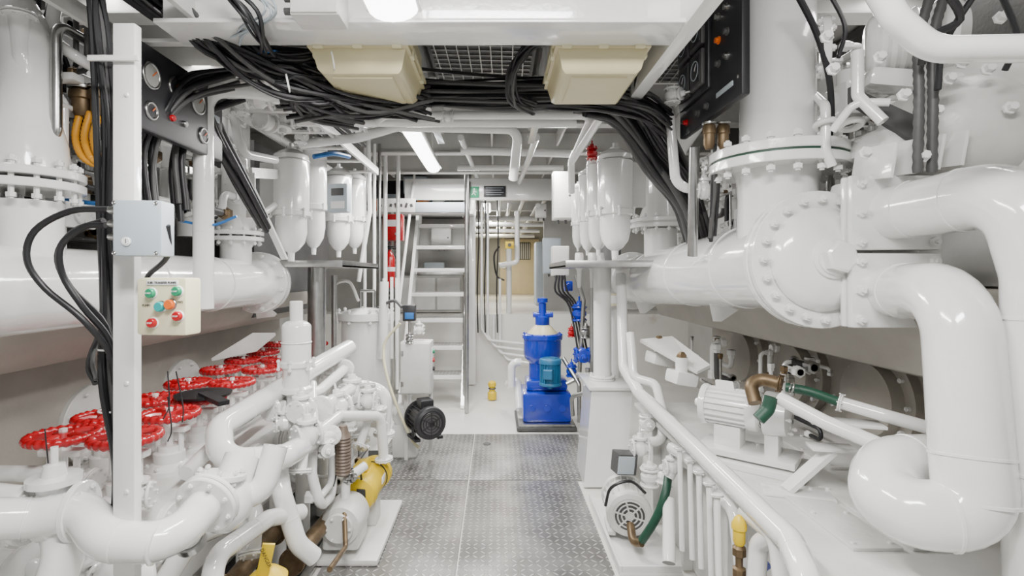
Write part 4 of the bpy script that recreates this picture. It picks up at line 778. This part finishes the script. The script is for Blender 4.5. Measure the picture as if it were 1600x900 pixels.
for i,u in enumerate((1062,1078,1092,1108,1120)):
    pipe(PP((u,700+i*18,2.4-i*.12),(u+4,860+i*14,2.35-i*.12)),.012,0,'slim vertical white pipe against foundation',ends=(.024,0),nb=4)
pipe(PP((1045,780,2.6),(1045,880,2.4)),.03,0);pipe(PP((1165,800,1.8),(1215,840,1.6),(1225,930,1.55)),.028,.06)
pipe(PP((1180,930,1.7),(1185,850,1.7),(1225,830,1.6)),.03,.06,ends=(0,.045))
t=T('support_pedestal','white tapered steel pedestal box carrying a column','pedestal')
g=G().prism([(.62,3.62,0),(.92,3.62,0),(1.0,3.75,.66),(.70,3.75,.66)],(.03,.5,0));t.add(g,'pedestal_body',WH)
g=G().bb(.68,1.04,3.72,4.3,.66,.685,.004);t.add(g,'top_plate',WH);t.done()
pipe([(.83,4.0,.685),(.83,4.0,1.56)],.07,0,'white round support column on pedestal',name='column',ends=(.1,0),nb=6)
pipe([(.96,4.1,.685),(.96,4.1,1.3)],.035,0)
motor(P(978,787,2.95),(.1,1,.05),.122,.26,WH2,'white finned electric motor with slotted fan cover',box=None,cover=WH2)
t=T('motor_tray','white steel drip tray under the small motor','tray');g=G().bb(.615,.93,2.55,3.4,.001,.02,.004);t.add(g,'tray_base',WH);g=G().bb(.615,.63,2.55,3.4,.02,.05,.003).bb(.63,.93,2.55,2.565,.02,.05,.003);t.add(g,'tray_rim',WH);t.done()
t=T('terminal_enclosure','grey metal terminal box above motor','electrical box');c=P(975,722,3.0);g=G().box(c,(.12,.1,.12),(0,.1,.2),.008);t.add(g,'enclosure_body',DKG);g=G().box(c-V((0,.054,0)),(.1,.01,.1),(0,.1,.2),.003);t.add(g,'cover',GREY);t.done()
cable(PP((1008,770,2.8),(985,752,2.7),(955,762,2.7),(946,790,2.75)),.008,'black cable looping over motor')
cable(PP((1045,735,2.7),(1040,770,2.6),(1025,810,2.6),(1003,845,2.65)),.021,'dark green rubber hose with clamps',DGRN,name='hose',seg=14)
cable(PP((1003,848,2.65),(990,845,2.7),(985,820,2.8)),.022,'brass coloured elbow under pump',BRZ,name='pipe_elbow',seg=12)
valve(P(1015,745,2.9),(0,0,1),.04);valve(P(1040,745,2.7),(.3,.2,1),.033);valve(P(1000,700,3.0),(1,0,0),.04);valve(P(1010,660,3.1),(0,0,1),.035,stem=(0,-1,0));valve(P(1050,730,2.6),(1,0,0),.03)
pipe(PP((1045,745,2.6),(1060,715,2.6),(1100,740,2.4)),.028,.06)
# pump on ledge
mc=P(1140,630,2.45);mc=V((mc.x,mc.y,.87));motor(mc,(-.75,.65,0),.092,.26,WH,'white electric pump motor with rating plate',foot=False,box=(0,.3,1))
t=T('cooling_pump','white pump head bolted on stepped base plate','pump')
c=mc+V((.14,-.13,0));g=G().lathe(c,(-.75,.65,0),[(.06,-.07),(.09,-.06),(.1,.0),(.1,.03),(.06,.04)],28);b=t.add(g,'pump_casing',WH);t.bolts(c+V((.04,-.035,0)),(-.75,.65,0),.075,6,.009,.06,b)
g=G().box((mc.x+.06,mc.y-.06,.68),(.42,.22,.03),(0,0,-.7),.006).box((mc.x+.06,mc.y-.06,.64),(.5,.28,.03),(0,0,-.7),.006);g.box((mc.x,mc.y,.74),(.12,.1,.1),(0,0,-.7),.01).box((c.x,c.y,.74),(.06,.1,.1),(0,0,-.7),.01);t.add(g,'base_plate',WH)
t.done()
pipe(PP((1180,630,2.2),(1172,600,2.25),(1190,592,2.25),(1222,600,2.2)),.028,.05,'bronze cast pipe elbow on pump',m=BRZ,ends=(0,.04),nb=6)
pipe(PP((1185,655,2.1),(1200,640,2.1),(1205,620,2.1)),.026,.04,'dark green valve elbow',m=DGRN)
cable(PP((1228,605,2.15),(1265,612,2.1),(1310,628,2.05)),.019,'dark green reinforced hose with steel clamps',DGRN,name='hose',seg=14)
for u,v in ((1237,606),(1302,625)): one(G().torus(P(u,v,2.1),(1,-.3,-.3),.022,.004,20,6),'hose_clamp','steel worm drive hose clamp','clamp',STL,'hose clamps')
pipe(PP((1310,628,2.05),(1385,650,1.95),(1450,668,1.9),(1530,700,1.9)),.025,.1,'white pipe joined to pump hose',ends=(.037,0),nb=4)
pipe(PP((1218,622,2.1),(1290,660,1.95),(1420,715,1.75),(1480,760,1.7)),.028,.1,'white suction pipe on angled bracket')
t=T('pipe_stand','white folded steel pipe bracket stand','bracket');c=P(1260,725,2.05);g=G().box((c.x-.04,c.y,.632),(.25,.12,.012),(0,0,-.3),.002).beam((c.x-.08,c.y,.64),(c.x+.1,c.y,.8),.06,.02).box((c.x+.1,c.y,.81),(.16,.08,.015),(0,0,-.2),.002);t.add(g,'bracket_body',WH);t.done()
g=G().box(P(1320,660,2.0),(.25,.1,.012),(0,0,-.3),.002);one(g,'support_plate','white steel shelf plate beneath pipes','bracket',WH)
t=T('drain_cock','brass drain cock with yellow plastic cap','valve');c=P(1155,915,1.75);g=G().lathe(c,(0,0,1),[(.014,0),(.014,.03),(.022,.032),(.022,.06),(.013,.065),(.013,.1),(.023,.105),(.023,.13),(.013,.14)],8);t.add(g,'valve_body',BRZ)
g=G().lathe(c+V((0,0,.14)),(0,0,1),[(.015,0),(.02,.01),(.02,.05),(.025,.055),(.025,.07),(.016,.09),(.007,.1)],18);t.add(g,'cap',YEL)
g=G().beam(c+V((.03,-.01,.03)),c+V((.09,-.03,.09)),.01,.018);t.add(g,'lever',BLU);g=G().cyl((c.x,c.y,0),c,.012);t.add(g,'standpipe',BRZ);t.done()
for i,(u,v,d) in enumerate(((1030,560,3.4),(1065,590,3.0))):
    t=T('fuel_pump_unit','white cast fitting bolted on engine side','fitting');c=P(u,v,d);g=G().box(c,(.14,.14,.08),(0,.2,.2),.02).cyl(c,c+V((0,0,.12)),.035);t.add(g,'fitting_body',WH);g=G().lathe(c+V((0,0,.1)),(0,0,1),[(.03,0),(.03,.03),(.015,.05)],6);t.add(g,'brass_plug',BRZ);t.done()
g=G().prism([P(1000,530,3.4),P(1050,525,3.4),P(1110,570,2.9),P(1090,580,2.9)],(0,.01,-.02));one(g,'sheet_guard','white folded sheet metal guard','guard',WH2)
g=G().prism([P(330,560,3.4),P(395,520,3.6),P(430,520,3.8),P(400,545,3.6)],(0,.01,-.02));one(g,'sheet_guard','white folded sheet metal guard','guard',WH2)
t=T('flange_tag','cream plastic label box on flange','label');c=P(960,468,4.0);g=G().box(c,(.1,.05,.1),bev=.006);t.add(g,'housing',CRML);g=G().box(c-V((0,.028,0)),(.08,.006,.06),bev=.002);t.add(g,'label_plate',SIGNW);t.done()
# ---------------- lights
def area(loc,sx,sy,e,rot=(0,0,0),col=(1,.985,.96)):
    l=bpy.data.lights.new('lamp_or_fill','AREA');l.shape='RECTANGLE';l.size=sx;l.size_y=sy;l.energy=e*1.55;l.color=col
    o=bpy.data.objects.new('lamp_or_fill',l);o.location=loc;o.rotation_euler=rot;COL.objects.link(o)
area((-.32,1.25,2.28),.15,.8,24);area((-.6,4.2,2.47),.13,1.5,44);area((.6,5.2,2.64),.13,1.2,30)  # first two sit in modelled battens, third is added fill
area((.1,.2,2.7),1.1,.25,50,(math.radians(25),0,0));area((-.1,3.0,2.2),.3,.6,17)  # both added as fill, no fixtures here
area((-.1,9.5,2.6),.3,1.4,42);area((0,12.5,2.6),.5,1.4,66,col=(1,.89,.64));area((-.6,6.4,2.75),.8,.5,30)  # last one is added fill over the stairs, without a fixture
area((-1.9,2.6,2.85),.12,2.0,8);area((1.9,2.6,2.85),.12,2.0,8)  # fill strips added above the engines, no fixtures modelled
w=bpy.data.worlds.new('world');bpy.context.scene.world=w;w.use_nodes=True;b=w.node_tree.nodes['Background'];b.inputs[0].default_value=(1,1,1,1);b.inputs[1].default_value=.5
cam=bpy.data.cameras.new('camera');co=bpy.data.objects.new('camera',cam);COL.objects.link(co);co.location=(0,0,H);co.rotation_euler=(math.pi/2,0,0)
cam.lens=18;cam.sensor_width=36;cam.shift_x=25/1600;cam.shift_y=-20/1600;cam.clip_start=.05
bpy.context.scene.camera=co
